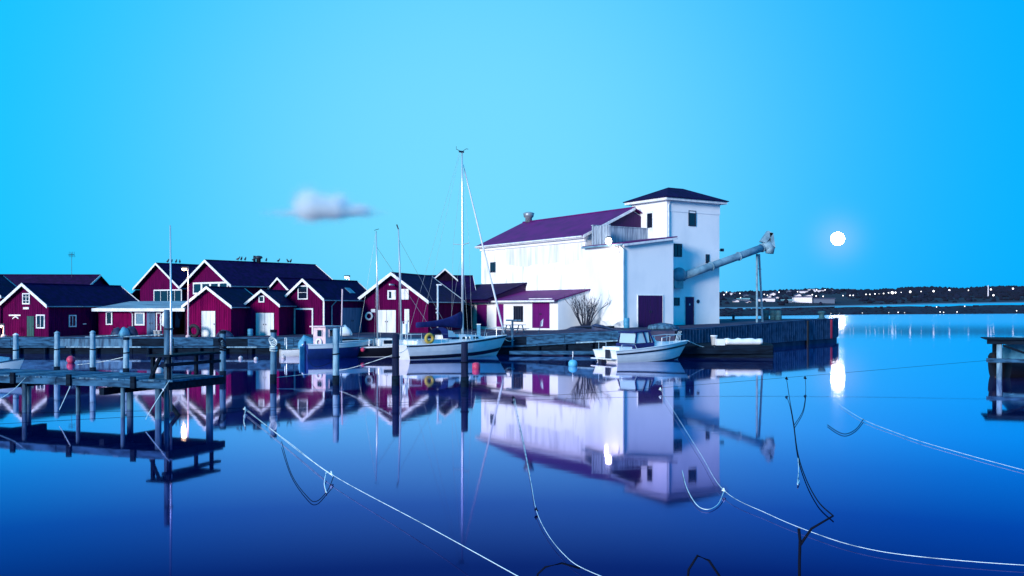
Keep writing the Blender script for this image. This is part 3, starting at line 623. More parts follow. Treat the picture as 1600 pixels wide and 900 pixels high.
# a taller bit of roof at the far end of the lean-to
h0 = wb.x_plane(801, 446, xf * 0.45); h1 = wb.x_plane(727, 453, xf * 0.45)
MB().prism([(xf - 0.9, zfe - 0.25), (-0.01, zfe - 0.25), (-0.01, h0[1] + 0.15), (xf - 0.9, zfe + 0.1)], h0[0], h1[0]).build('upper_roof_gable', 'dark_violet_door', we)
MB().slab([(xf - 1.2, h0[0] - 0.25, zfe + 0.06), (-0.01, h0[0] - 0.25, h0[1] + 0.3), (-0.01, h1[0] + 0.3, h0[1] + 0.3), (xf - 1.2, h1[0] + 0.3, zfe + 0.06)], 0.1).build('upper_roof', 'roof_navy', we)
# wall lamp on the annex
ly_, lz_ = wb.x_plane(951, 377, -0.75)
wl = empty('wall_lamp', wb.world(-0.1, ly_, lz_), TH, 'lit white lamp on a bracket under the annex eave', 'lamp')
MB().tube([(0.1, -0.5, -1.0), (0.05, -0.45, -0.55), (-0.2, -0.2, -0.35), (-0.65, 0, -0.25)], 0.035, 6).build('bracket', 'dark_metal', wl)
MB().lathe([(0.05, 0.42), (0.2, 0.38), (0.26, 0.31), (0.24, 0.29)], 12, (-0.65, 0, 0)).build('lamp_shade', 'dark_metal', wl)
MB().lathe([(0.05, -0.26), (0.2, -0.18), (0.27, 0.02), (0.2, 0.2), (0.1, 0.28)], 12, (-0.65, 0, 0)).build('bulb', 'lamp_white', wl, True)
def lamp_light(parent, loc, power, colr, rad=0.15):
    l = bpy.data.lights.new('lamp_light', 'POINT'); l.energy = power; l.color = colr; l.shadow_soft_size = rad
    o = bpy.data.objects.new('lamp_light', l); C.objects.link(o); o.parent = parent; o.location = loc
lamp_light(wl, (-0.9, 0, -0.6), 70, (1, 0.9, 0.8))
# loading pipe
p0 = wb.world(*[wb.y_plane(1064, 433, TB - 0.5)[0], TB - 0.5, wb.y_plane(1064, 433, TB - 0.5)[1]])
p1 = P(1194, 386, 89.5)
cv = empty('loading_pipe', Vector((P(1186, 500, 90).x, 90, gz(P(1186, 500, 90).x, 90))), 0, 'grey grain loading pipe slanting out from the white tower', 'conveyor')
def loc_(v): return Vector(v) - cv.location
dv = (p1 - p0)
MB().tube([loc_(p0 + dv * q) for q in (0, .25, .5, .75, 1)], 0.34, 14).build('pipe', 'galv', cv, True)
for q in (0.02, 0.35, 0.68, 0.97): MB().tube([loc_(p0 + dv * (q - 0.004)), loc_(p0 + dv * (q + 0.004))], 0.42, 14).build('flange', 'galv', cv)
hd = MB().tube([loc_(p1 - dv * 0.02), loc_(p1 + Vector((0.35, 0, 0.2))), loc_(p1 + Vector((0.55, 0, -0.15))), loc_(p1 + Vector((0.5, 0, -0.6)))], [0.38, 0.5, 0.46, 0.38], 12).build('spout', 'galv', cv, True)
MB().hexa([tuple(loc_(p1 + Vector(v))) for v in ((-0.4, -0.4, 0.5), (0.1, -0.4, 0.35), (0.1, 0.4, 0.35), (-0.4, 0.4, 0.5))],
          [tuple(loc_(p1 + Vector(v))) for v in ((0.3, -0.4, 1.5), (0.75, -0.4, 1.25), (0.75, 0.4, 1.25), (0.3, 0.4, 1.5))]).build('hood', 'galv', cv)
MB().hexa([tuple(loc_(p1 + Vector(v))) for v in ((0.6, -0.4, 0.2), (0.95, -0.4, -0.1), (0.95, 0.4, -0.1), (0.6, 0.4, 0.2))],
          [tuple(loc_(p1 + Vector(v))) for v in ((0.4, -0.4, 1.3), (0.75, -0.4, 1.3), (0.75, 0.4, 1.3), (0.4, 0.4, 1.3))]).build('hood_flap', 'galv', cv)
bk = loc_(p0); MB().tube([bk + Vector((-0.2, -0.25, 0.25)), bk + Vector((-0.1, 0.75, 0.25))], 0.6, 16).build('inlet_housing', 'galv', cv, True)
MB().box(bk.x - 0.6, bk.x + 0.2, bk.y - 0.1, bk.y + 0.8, bk.z - 1.0, bk.z - 0.2).build('motor', 'steel', cv)
tp = loc_(P(1184, 397, 89.5))
for q, (dx, dy) in enumerate(((-0.25, -0.5), (0.35, 0.5))):
    MB().tube([(dx * 1.3, dy, 0), tp + Vector((dx * 0.5, dy * 0.4, 0))], 0.10, 8).build('leg', 'galv', cv)
MB().tube([(-0.28, -0.45, 2.2), (0.35, 0.45, 2.2)], 0.05, 6).build('cross_tie', 'galv', cv)
MB().tube([(-0.22, -0.35, 5.0), (0.28, 0.35, 5.0)], 0.05, 6).build('cross_tie', 'galv', cv)
# small flood lamp arm at the tower's right edge
aw = wb.world(TA2, TB + 0.3, wb.y_plane(1124, 396, TB)[1]); ar = empty('wall_bracket', aw, TH, 'thin dark bracket at the right edge of the white tower', 'bracket')
MB().tube([(0, 0, -2.2), (0.05, 0, 0), (0.35, 0, 0.35), (0.6, 0, 0.3)], 0.035, 6).build('arm', 'dark_metal', ar)
MB().box(0.5, 0.8, -0.1, 0.1, 0.22, 0.48).build('lamp_head', 'dark_metal', ar)
# ------------------------------------------------------------------ boats
def hull_pt(p, s, t, side, out=0.0):                 # s: stern 0 .. bow 1, t: keel 0 .. sheer 1
    L, B = p['L'], p['B']
    b = B / 2 * (p['tb'] + (1 - p['tb']) * math.sin(min(1, s / p['mid']) * math.pi / 2)) if s < p['mid'] else B / 2 * max(0.0, 1 - ((s - p['mid']) / (1 - p['mid'])) ** p['bp'])
    h = p['h0'] + (p['h1'] - p['h0']) * s ** p.get('hp', 1.6); d = p['d'] * (1 - 0.7 * s ** 4)
    y = b * math.sin(t * math.pi / 2) ** p.get('q', 0.8); z = -d + (h + d) * (1 - math.cos(t * math.pi / 2)) ** p.get('r', 0.75)
    x = s * (L - p['rake']) + p['rake'] * s ** 5 * max(0, (z + d) / (h + d)) + p.get('tr', 0) * (1 - s) ** 6 * (z / h)
    return (x, side * (y + out), z)
def hull(p, parent, m, n=18, k=8):
    rings = []
    for i in range(n + 1):
        s_ = i / n * 0.999
        r = [hull_pt(p, s_, 1 - j / k, 1) for j in range(k + 1)] + [hull_pt(p, s_, j / k, -1) for j in range(1, k + 1)]
        rings.append(r)
    return MB().loft(rings).build('hull', m, parent, False)
def band(p, parent, m, t0, t1, name, out=0.012, n=24):
    b = MB()
    for sd_ in (1, -1):
        o = len(b.v)
        for i in range(n + 1):
            s_ = i / n * 0.995
            b.v += [hull_pt(p, s_, t0, sd_, out), hull_pt(p, s_, (t0 + t1) / 2, sd_, out), hull_pt(p, s_, t1, sd_, out)]
        for i in range(n):
            for j in (0, 1): b.f.append((o + 3 * i + j, o + 3 * i + 3 + j, o + 3 * i + 4 + j, o + 3 * i + 1 + j))
    return b.build(name, m, parent)
def gunwale(p, parent, m, r=0.035, name='gunwale'):
    b = MB()
    for sd_ in (1, -1): b.tube([hull_pt(p, i / 20 * 0.995, 1, sd_, 0.0) for i in range(21)], r, 6)
    return b.build(name, m, parent)
def boat(name, label, px, py_wl, ang, cat='boat'):
    Y = YW(py_wl); return empty(name, ((px - HX) / F * Y, Y, 0.0), RAD(ang), label, cat), Y
def outboard(parent, x, y, z, tilt=0.0, m='dark_metal', sc_=1.0):
    e = MB(); c, s_ = math.cos(tilt), math.sin(tilt)
    def tr_(v): return (x + (v[0] * c - v[2] * s_) * sc_, y + v[1] * sc_, z + (v[0] * s_ + v[2] * c) * sc_)
    rg = [[tr_((a * 0.24 - 0.12, b * 0.17, zz)) for a, b in ((-1, -.6), (-.6, -1), (.8, -1), (1, -.5), (1, .5), (.8, 1), (-.6, 1), (-1, .6))] for zz in (0.05, 0.1, 0.4)]
    rg.append([tr_((a * 0.17 - 0.1, b * 0.12, 0.5)) for a, b in ((-1, -.6), (-.6, -1), (.8, -1), (1, -.5), (1, .5), (.8, 1), (-.6, 1), (-1, .6))])
    o = e.loft(rg).build('outboard_motor', m, parent, False)
    MB().hexa([tr_(v) for v in ((-0.2, -0.05, -0.85), (0.0, -0.05, -0.85), (0.0, 0.05, -0.85), (-0.2, 0.05, -0.85))], [tr_(v) for v in ((-0.25, -0.07, 0.05), (0.02, -0.07, 0.05), (0.02, 0.07, 0.05), (-0.25, 0.07, 0.05))]).build('motor_leg', m, o)
    pr = MB()
    for q in range(3):
        a = q * 2.094; dy, dz = math.cos(a), math.sin(a)
        pr.add([tr_((-0.28, -dz * .05, -0.72 + dy * .05)), tr_((-0.3, dy * .2 - dz * .1, -0.72 + dz * .2 + dy * .1)), tr_((-0.26, dy * .2 + dz * .1, -0.72 + dz * .2 - dy * .1)), tr_((-0.24, dz * .05, -0.72 - dy * .05))], [(0, 1, 2, 3)])
    pr.build('propeller', 'rust', o)
    return o
# --- white sailing boat
sb, sY = boat('sailing_boat', 'white sailing boat with tall mast and blue sail cover, moored bow to the quay', 632, 562, 42)
sb.scale = (0.89, 0.9, 1.0)
sp_ = dict(L=10.6, B=3.0, tb=0.62, mid=0.5, bp=2.0, h0=1.02, h1=1.5, d=0.35, rake=1.3, tr=-0.5, q=0.62, r=0.9)
hull(sp_, sb, 'gelcoat'); band(sp_, sb, 'gel_stripe', 0.93, 0.985, 'sheer_stripe'); band(sp_, sb, 'gel_stripe', 0.46, 0.60, 'waterline_band'); gunwale(sp_, sb, 'gelcoat', 0.045, 'toe_rail')
def ring_box(x, hw, z0, z1, tw): return [(x, -hw, z0), (x, hw, z0), (x, hw * tw, z1), (x, -hw * tw, z1)]
cabin = MB().loft([ring_box(3.6, 0.95, 1.0, 1.62, 0.86), ring_box(5.4, 0.95, 1.05, 1.66, 0.86), ring_box(7.0, 0.75, 1.15, 1.58, 0.8), ring_box(8.0, 0.45, 1.2, 1.32, 0.7)]).build('cabin', 'gelcoat', sb)
for x0, x1 in ((3.9, 4.8), (5.0, 5.9), (6.2, 6.8)):
    for sg in (-1, 1):
        y0 = sg * (0.925 - max(0, x0 - 5.4) * 0.11)
        MB().hexa([(x0, y0 - 0.02, 1.34), (x1, y0 - 0.02 - sg * 0.04, 1.34), (x1, y0 + 0.02 - sg * 0.04, 1.34), (x0, y0 + 0.02, 1.34)], [(x0 + 0.05, y0 - 0.05 * sg - 0.02, 1.48), (x1 - 0.05, y0 - 0.09 * sg - 0.02, 1.48), (x1 - 0.05, y0 - 0.09 * sg + 0.02, 1.48), (x0 + 0.05, y0 - 0.05 * sg + 0.02, 1.48)]).build('cabin_window', 'glass', cabin)
for sg in (-1, 1): MB().box(0.6, 3.5, sg * 0.85 - 0.08, sg * 0.85 + 0.08, 0.98, 1.36).build('cockpit_coaming', 'gelcoat', sb)
MB().box(0.5, 0.8, -0.9, 0.9, 0.98, 1.3).build('aft_locker', 'gelcoat', sb)
sh = MB(); hoop = lambda x, w, h, z0=1.4: [(x, w * math.cos(a), z0 + h * math.sin(a)) for a in [math.pi * i / 8 for i in range(9)]]
sh.loft([hoop(3.0, 0.95, 0.75), hoop(3.6, 1.0, 0.82), hoop(4.1, 0.98, 0.62), hoop(4.5, 0.9, 0.24)], False, False, False)
shd = sh.build('spray_hood', 'canvas_blue', sb)
MB().add([(3.5, -1.0, 1.5), (4.35, -0.97, 1.5), (4.0, -0.9, 1.92), (3.55, -0.88, 1.98)], [(0, 1, 2, 3)]).build('hood_window', 'perspex', shd)
MX = 5.75; mh = 14.75
MB().tube([(MX, 0, 1.5), (MX, 0, 7), (MX - 0.02, 0, 12), (MX - 0.05, 0, mh)], [0.105, 0.10, 0.085, 0.06], 10).build('mast', 'alu', sb, True)
hdw = MB().box(MX - 0.35, MX + 0.12, -0.05, 0.05, mh, mh + 0.12).build('masthead', 'dark_metal', sb)
MB().tube([(MX, 0, mh + 0.1), (MX + 0.1, -0.35, mh + 0.25), (MX + 0.1, -0.6, mh + 0.2)], 0.02, 5).build('wind_vane', 'dark_metal', hdw)
MB().tube([(MX, 0, mh + 0.05), (MX - 0.4, 0.3, mh + 0.25), (MX - 0.4, 0.3, mh + 0.45)], 0.02, 5).build('aerial', 'dark_metal', hdw)
for sg in (-1, 1): MB().tube([(MX, 0, 8.1), (MX - 0.15, sg * 1.0, 8.2)], 0.03, 6).build('spreader', 'alu', sb)
MB().tube([(MX - 0.1, 0, 2.55), (1.6, 0, 2.35)], 0.07, 8).build('boom', 'alu', sb)
cvr = MB(); rr = []
for i in range(9):
    q = i / 8; x = MX - 0.12 - q * 4.5; hh = 0.20 + 0.45 * (1 - q) ** 3; zz = 2.55 - 0.16 * q + hh * 0.35 - 0.1
    rr.append([(x, (0.17 - 0.06 * q) * math.cos(a), zz + hh * math.sin(a)) for a in [2 * math.pi * k_ / 10 for k_ in range(10)]])
cvr.loft(rr).build('sail_cover', 'canvas_blue', sb, True)
bowp = hull_pt(sp_, 0.985, 1, 1); bow = Vector((bowp[0] - 0.1, 0, bowp[2] + 0.05))
MB().tube([bow + Vector((0, 0, 0.1)), bow + Vector((-0.35, 0, 1.0)), Vector((MX + 0.25, 0, 13.4)), Vector((MX + 0.1, 0, 13.9))], [0.035, 0.085, 0.05, 0.02], 8).build('furled_jib', 'gelcoat', sb, True)
stay = MB(); stay.tube([(0.1, 0, 1.1), (MX - 0.3, 0, mh)], 0.009, 4)
for sg in (-1, 1):
    stay.tube([(MX - 0.1, sg * 1.35, 1.2), (MX - 0.15, sg * 1.0, 8.2), (MX, 0, 14.0)], 0.009, 4); stay.tube([(MX - 0.5, sg * 1.35, 1.2), (MX, 0, 8.0)], 0.009, 4)
stay.tube([(1.7, 0, 2.5), (MX - 0.3, 0, mh - 0.2)], 0.008, 4)
stay.build('rigging', 'steel', sb)
def rail(pts, r=0.022): return [Vector(p) for p in pts]
MB().tube(rail([(0.9, -1.05, 1.05), (0.85, -1.05, 1.75), (0.1, -0.7, 1.75), (0.1, 0.7, 1.75), (0.85, 1.05, 1.75), (0.9, 1.05, 1.05)]), 0.024, 6).tube(rail([(0.1, -0.7, 1.75), (0.1, -0.7, 1.0)]), 0.024, 6).tube(rail([(0.1, 0.7, 1.75), (0.1, 0.7, 1.0)]), 0.024, 6).build('pushpit', 'alu', sb)
MB().tube(rail([(8.7, -0.75, 1.35), (8.8, -0.7, 2.0), (10.3, -0.1, 2.1), (10.3, 0.1, 2.1), (8.8, 0.7, 2.0), (8.7, 0.75, 1.35)]), 0.024, 6).tube(rail([(9.7, -0.35, 1.4), (9.75, -0.33, 2.05)]), 0.022, 6).tube(rail([(9.7, 0.35, 1.4), (9.75, 0.33, 2.05)]), 0.022, 6).build('pulpit', 'alu', sb)
for x in (2.6, 4.3, 6.0, 7.5):
    for sg in (-1, 1):
        bq = abs(hull_pt(sp_, x / 9.6, 1, 1)[1]) - 0.07; MB().tube([(x, sg * bq, 1.05), (x, sg * bq, 1.75)], 0.016, 5).build('stanchion', 'alu', sb)
wr = MB()
for sg in (-1, 1): wr.tube([(0.85, sg * 1.05, 1.72), (2.6, sg * 1.3, 1.73), (4.3, sg * 1.42, 1.73), (6.0, sg * 1.36, 1.74), (7.5, sg * 1.05, 1.75), (8.8, sg * .7, 1.95)], 0.008, 4)
wr.build('guard_wire', 'steel', sb)
for x, y in ((5.2, -1.15), (5.6, -1.15), (4.6, 1.1)): MB().lathe([(0.05, 0), (0.1, 0.05), (0.07, 0.12), (0.1, 0.2), (0.06, 0.26)], 10, (x, y, 1.28)).build('winch', 'alu', sb, True)
yl = MB(); yl.torus((0, 0, 0), (0.2, 1, 0), 0.27, 0.12, 18, 8)
ylo = yl.build('horseshoe_buoy', 'yellow', None, True, sb.matrix_basis @ Vector((1.5, -1.13, 1.45)), RAD(47)); ylo.location = Vector(sb.location) + Vector((math.cos(RAD(42)) * 1.34 + math.sin(RAD(42)) * 1.05, math.sin(RAD(42)) * 1.34 - math.cos(RAD(42)) * 1.05, 1.45))
tag(ylo, 'yellow lifebuoy hung on the stern rail of the white sailing boat', 'lifebuoy')
MB().tube([(0.35, 0.75, 1.0), (0.35, 0.75, 2.6), (0.35, 0.1, 2.6), (0.35, 0.1, 1.0)], 0.03, 6).build('stern_frame', 'alu', sb)
MB().box(0.25, 0.45, 0.2, 0.6, 1.75, 2.45).build('radar_reflector', 'gelcoat', sb)
# --- cabin motor boat
mb_, mY = boat('motor_boat', 'white motor boat with dark canvas top and bow rail, tied to the landing', 949, 566, 34)
mp_ = dict(L=7.3, B=2.5, tb=0.92, mid=0.45, bp=2.3, h0=0.78, h1=1.28, hp=1.3, d=0.3, rake=1.1, q=0.42, r=1.15, tr=-0.25)
hull(mp_, mb_, 'gelcoat'); band(mp_, mb_, 'gel_stripe', 0.86, 0.91, 'rubbing_strake', 0.03); band(mp_, mb_, 'gel_stripe', 0.38, 0.5, 'waterline_band'); gunwale(mp_, mb_, 'gelcoat', 0.04)
MB().loft([ring_box(3.2, 0.85, 0.7, 1.34, 0.9), ring_box(4.2, 0.8, 0.8, 1.3, 0.85), ring_box(5.4, 0.5, 0.95, 1.24, 0.75), ring_box(5.9, 0.3, 1.0, 1.14, 0.7)]).build('fore_cabin', 'gelcoat', mb_)
cn = MB().loft([ring_box(1.5, 0.92, 0.75, 1.2, 0.98), ring_box(3.3, 0.92, 0.8, 1.25, 0.98)]).build('canvas_side', 'canvas_blue', mb_)
cb = [ring_box(1.75, 0.9, 1.25, 2.2, 0.84), ring_box(2.9, 0.9, 1.28, 2.28, 0.84), ring_box(3.35, 0.88, 1.3, 1.5, 0.95)]
MB().loft([ring_box(1.75, 0.86, 1.22, 1.92, 0.84), ring_box(2.9, 0.86, 1.26, 2.0, 0.84)]).build('canopy_interior', 'perspex', cn)
MB().slab([(1.6, -0.82, 1.97), (3.1, -0.82, 2.07), (3.1, 0.82, 2.07), (1.6, 0.82, 1.97)], 0.08).build('canopy_roof', 'canvas_blue', mb_)
for sg in (-1, 1):
    y = sg * 0.885
    for xa_, xb_ in ((1.65, 1.85), (2.62, 2.42), (3.25, 2.95)):
        MB().hexa([(xa_ - 0.06, y - 0.015, 1.24), (xa_ + 0.06, y - 0.015, 1.24), (xa_ + 0.06, y + 0.015, 1.24), (xa_ - 0.06, y + 0.015, 1.24)], [(xb_ - 0.06, y * 0.88 - 0.015, 1.95), (xb_ + 0.06, y * 0.88 - 0.015, 1.95), (xb_ + 0.06, y * 0.88 + 0.015, 1.95), (xb_ - 0.06, y * 0.88 + 0.015, 1.95)]).build('canopy_strut', 'canvas_blue', mb_)
ws = MB(); ws.add([(3.7, -0.78, 1.28), (3.7, 0.78, 1.28), (3.0, 0.7, 1.88), (3.0, -0.7, 1.88), (3.1, 0.86, 1.26), (3.1, -0.86, 1.26)], [(0, 1, 2, 3), (1, 4, 2), (0, 3, 5)]); ws.build('windscreen', 'perspex', mb_)
MB().tube([(3.9, -0.95, 1.12), (3.95, -0.92, 1.55), (5.6, -0.55, 1.72), (6.6, -0.1, 1.72), (6.6, 0.1, 1.72), (5.6, 0.55, 1.72), (3.95, 0.92, 1.55), (3.9, 0.95, 1.12)], 0.022, 6).build('bow_rail', 'alu', mb_)
for x, y in ((4.8, 0.75), (5.7, 0.5), (6.3, 0.2)):
    for sg in (-1, 1): MB().tube([(x, sg * y, 1.15), (x + 0.05, sg * y, 1.66)], 0.016, 5).build('rail_stanchion', 'alu', mb_)
for q in range(3): MB().tube([(5.9 + q * 0.22, -0.1 + q * 0.1, 1.2), (6.2 + q * 0.22, -0.2 + q * 0.1, 1.95)], 0.018, 5).build('rod_holder', 'alu', mb_)
MB().box(-0.55, 0.0, -1.05, 1.05, 0.22, 0.28).build('bathing_platform', 'gelcoat', mb_)
MB().box(-0.42, -0.3, -0.62, -0.28, 0.28, 0.85).build('bathing_ladder', 'dark_metal', mb_)
MB().box(-0.5, -0.2, 0.0, 0.35, -0.5, 0.3).build('stern_drive', 'dark_metal', mb_)
MB().tube([(0.05, 0.95, 0.8), (0.05, 0.95, 1.3), (0.05, 0.2, 1.3), (0.05, 0.2, 0.8)], 0.02, 6).build('transom_rail', 'alu', mb_)
MB().tube([(0.3, -1.08, 0.8), (0.3, -1.08, 1.15), (1.4, -1.1, 1.15), (1.6, -1.1, 0.85)], 0.02, 6).build('stern_rail', 'alu', mb_)
MB().box(0.3, 1.4, -0.85, 0.85, 0.75, 1.0).build('stern_bench', 'gelcoat', mb_)
# --- blue wooden boat with wheelhouse
bb_, bY = boat('wooden_boat', 'dark blue wooden boat with white gunwale and small pinkish wheelhouse', 477, 561.5, 54)
bp_ = dict(L=6.6, B=2.3, tb=0.25, mid=0.5, bp=2.2, h0=1.0, h1=1.15, d=0.35, rake=0.3, q=0.6, r=0.9)
hull(bp_, bb_, 'hull_blue'); band(bp_, bb_, 'gelcoat', 0.86, 0.995, 'sheer_plank', 0.02); gunwale(bp_, bb_, 'gelcoat', 0.05)
MB().box(-0.1, 0.05, -0.05, 0.05, -0.4, 1.25).build('stern_post', 'hull_blue', bb_)
MB().box(-0.5, -0.1, -0.03, 0.03, -0.4, 0.9).build('rudder', 'tarp_cyan', bb_)
wh = MB().box(1.3, 2.7, -0.62, 0.62, 0.85, 2.2).build('wheelhouse', 'pinkish_white', bb_)
MB().box(1.1, 2.9, -0.8, 0.8, 2.2, 2.29).build('wheelhouse_roof', 'pinkish_white', bb_)
window(wh, ONXM(1.3), -0.35, 0.2, 1.5, 2.05, 1, 1, 0.05, 'pinkish_white'); window(wh, ONY(-0.62), 1.6, 2.3, 1.5, 2.05, 1, 1, 0.05, 'pinkish_white')
o = MB().torus((0, 0, 0), (1, 0, 0), 0.24, 0.07).build('lifebuoy', 'white_trim', None, True, Vector(bb_.location) + Vector((math.cos(RAD(54)) * 1.2 + math.sin(RAD(54)) * 0.05, math.sin(RAD(54)) * 1.2 - math.cos(RAD(54)) * 0.05, 1.12)), RAD(54)); tag(o, 'white lifebuoy on the wheelhouse of the dark blue boat', 'lifebuoy')
MB().tube([(3.4, 0, 1.0), (3.5, 0, 4.9)], 0.05, 6).build('short_mast', 'pinkish_white', bb_)
# --- black hulled sailing boat
kb_, kY = boat('sailing_boat', 'black hulled sailing boat with low white cabin behind the dark pile', 556, 557.5, 22)
kp_ = dict(L=6.6, B=2.1, tb=0.6, mid=0.5, bp=2.0, h0=0.75, h1=0.95, d=0.3, rake=0.8, q=0.6, r=0.9)
hull(kp_, kb_, 'hull_black'); band(kp_, kb_, 'gelcoat', 0.93, 0.995, 'sheer_stripe'); band(kp_, kb_, 'gelcoat', 0.44, 0.47, 'waterline_band')
kc = MB().loft([ring_box(1.6, 0.7, 0.75, 1.3, 0.85), ring_box(2.6, 0.7, 0.78, 1.32, 0.85), ring_box(4.2, 0.5, 0.85, 1.05, 0.7)]).build('cabin', 'gelcoat', kb_)
MB().box(1.9, 2.5, -0.72, -0.66, 0.95, 1.2).build('cabin_window', 'glass', kc)
MB().tube([(1.6, 0, 1.2), (1.57, 0, 6), (1.5, 0, 9.15)], [0.06, 0.055, 0.04], 8).build('mast', 'alu', kb_, True)
kr = MB().tube([(6.4, 0, 1.0), (1.55, 0, 8.0)], 0.012, 4).tube([(0.1, 0, 0.9), (1.5, 0, 9.1)], 0.008, 4)
for sg in (-1, 1): kr.tube([(1.6, sg * 0.95, 0.85), (1.55, 0, 7.5)], 0.008, 4)
kr.build('rigging', 'steel', kb_); MB().tube([(1.3, -0.3, 9.2), (1.75, 0.2, 9.35)], 0.02, 5).build('wind_vane', 'dark_metal', kb_)
outboard(kb_, -0.15, 0, 0.55, 1.0, 'black')
MB().tube([(0.1, -0.6, 0.75), (0.1, -0.6, 1.3), (0.8, -0.75, 1.3), (0.8, -0.75, 0.78)], 0.02, 5).build('stern_rail', 'alu', kb_)
MB().tube([(1.1, -0.78, 0.78), (1.1, -0.78, 1.3), (1.5, -0.8, 1.3), (1.5, -0.8, 0.8)], 0.02, 5).build('side_rail', 'alu', kb_)
# --- second small sailing boat behind
k2, _ = boat('sailing_boat', 'small pale sailing boat showing little but its mast before the wide boathouse', 598, 555.4, 40)
kp2 = dict(L=5.6, B=1.8, tb=0.6, mid=0.5, bp=2.0, h0=0.6, h1=0.8, d=0.3, rake=0.6, q=0.6, r=0.9)
k2.location.y = 71.2; k2.location.x = (604 - HX) / F * 71.2; k2.rotation_euler.z = RAD(14)
hull(kp2, k2, 'gelcoat'); MB().loft([ring_box(1.6, 0.55, 0.6, 1.0, 0.85), ring_box(3.6, 0.4, 0.7, 0.85, 0.7)]).build('cabin', 'gelcoat', k2)
MB().tube([(1.1, 0, 0.9), (1.0, 0, 6), (0.88, 0, 9.45)], [0.075, 0.07, 0.045], 8).build('mast', 'alu', k2, True)
MB().tube([(0.88, 0, 9.4), (0.75, 0, 9.75)], 0.05, 6).build('masthead', 'dark_metal', k2)
MB().tube([(5.2, 0, 0.9), (0.95, 0, 8.6)], 0.01, 4).tube([(1.0, 0.8, 0.7), (0.9, 0, 9)], 0.008, 4).tube([(1.0, -0.8, 0.7), (0.9, 0, 9)], 0.008, 4).build('rigging', 'steel', k2)
# --- open skiff with cyan cover
sk, _ = boat('skiff', 'small white open boat with black outboard and cyan cover near the quay', 438, 556.5, 20)
skp = dict(L=4.4, B=1.6, tb=0.85, mid=0.45, bp=2.2, h0=0.5, h1=0.7, d=0.2, rake=0.5, q=0.5, r=1.0)
hull(skp, sk, 'gelcoat'); gunwale(skp, sk, 'gel_stripe', 0.03); outboard(sk, -0.1, 0, 0.45, 0.0, 'black')
MB().loft([[(x, w_ * math.cos(a), 0.5 + h_ * math.sin(a)) for a in [math.pi * i / 6 for i in range(7)]] for x, w_, h_ in ((1.3, 0.3, 0.5), (1.7, 0.6, 1.05), (2.3, 0.6, 0.8), (3.0, 0.3, 0.4))]).build('cover', 'tarp_cyan', sk)
MB().tube([(0.4, -0.5, 0.5), (0.4, -0.5, 1.35), (0.4, 0.5, 1.35), (0.4, 0.5, 0.5)], 0.03, 6).build('rail_hoop', 'alu', sk)
# --- dinghy at the left edge behind the pier
dg, _ = boat('dinghy', 'small white dinghy at the left edge behind the long pier', -58, 590, 12)
dp = dict(L=2.9, B=1.4, tb=0.8, mid=0.4, bp=2.0, h0=0.55, h1=0.95, d=0.2, rake=0.4, q=0.5, r=1.0)
hull(dp, dg, 'gelcoat'); gunwale(dp, dg, 'grey_wood', 0.035); MB().loft([ring_box(0.9, 0.5, 0.6, 1.15, 0.6), ring_box(2.2, 0.2, 0.8, 1.0, 0.5)]).build('cover', 'tarp_cyan', dg)

# ------------------------------------------------------------------ mooring piles
pn = [(25, 39.8, 524, 'pile_pale', 'pale', 'leftmost of the pale piles behind the long pier, white capped'), (89, 39.3, 521, 'pile_pale', 'pale', 'second pale pile from the left behind the long pier'),
      (145, 38.8, 520, 'pile_pale', 'pale', 'third pale pile from the left behind the long pier'), (197, 38.2, 528, 'pile_pale', 'pale', 'short dark topped pile behind the long pier, fourth from the left'),
      (348, 36.5, 518, 'pile_mid', 'grey', 'rope wrapped grey pile right of the pier end'), (427, 34.8, 516, 'pile_mid', 'grey', 'grey pile hung with coiled rope before the small skiff'),
      (525, 34.2, 513, 'pile_pale', 'pale', 'tallest pale pile standing alone before the dark blue boat'), (618, 34.0, 522, 'pile_dark', 'dark', 'dark pile at the stern of the white sailing boat'),
      (726, 33.4, 534, 'pile_dark', 'dark', 'dark pile before the middle of the white sailing boat')]
for px, d0, pt, m, _, lab in pn:
    Y = d0 * 1.2987; X = (px - HX) / F * Y; zt_ = CH - (pt - HY) / F * Y; r = {'pile_dark': 0.165}.get(m, 0.145)
    e = empty('mooring_pile', (X, Y, 0), 0, lab, 'pile', 'mooring piles in the harbour')
    ln = rnd.uniform(-0.02, 0.02)
    MB().tube([(0, 0, -2.5), (ln * 0.5, 0, zt_ * 0.5), (ln, 0, zt_ - 0.06), (ln, 0, zt_)], [r * 1.08, r, r * 0.96, r * 0.8], 10).build('shaft', m, e, True)
    MB().tube([(0, 0, -0.3), (0, 0, 0.45)], [r * 1.12, r * 1.09], 10).build('wet_foot', 'wet_wood', e, True)
    if px in (25, 89, 145): MB().tube([(ln, 0, zt_ + 0.004), (ln, 0, zt_ + 0.03), (ln, 0, zt_ + 0.12)], [r * 1.06, r * 1.06, r * 0.3], 10).build('cap', 'white_trim' if px == 25 else 'pile_pale', e)
    if px in (197, 348, 427): MB().tube([(ln, 0, zt_ - 0.1), (ln, 0, zt_ + 0.03)], r * 1.1, 10).build('cap', 'wet_wood', e)
    for q in range(3 if px in (348, 427) else 1):
        MB().torus((ln, 0, zt_ * (0.55 if px > 500 else 0.62) + q * 0.08), (rnd.uniform(-.15, .15), rnd.uniform(-.15, .15), 1), r * 1.1, 0.03, 14, 5).build('rope_ring', 'rope_pale' if px in (427,) else 'rope_dark', e)
    if px in (348, 427):
        cl = MB()
        for q in range(4): cl.torus((ln - 0.05 + q * 0.03, -r * 1.15, zt_ - 0.42 - q * 0.05), (0.2 * q - .3, 1, 0), 0.12 + 0.02 * q, 0.018, 16, 5)
        cl.build('rope_coil', 'rope_pale' if px == 427 else 'rope_dark', e)
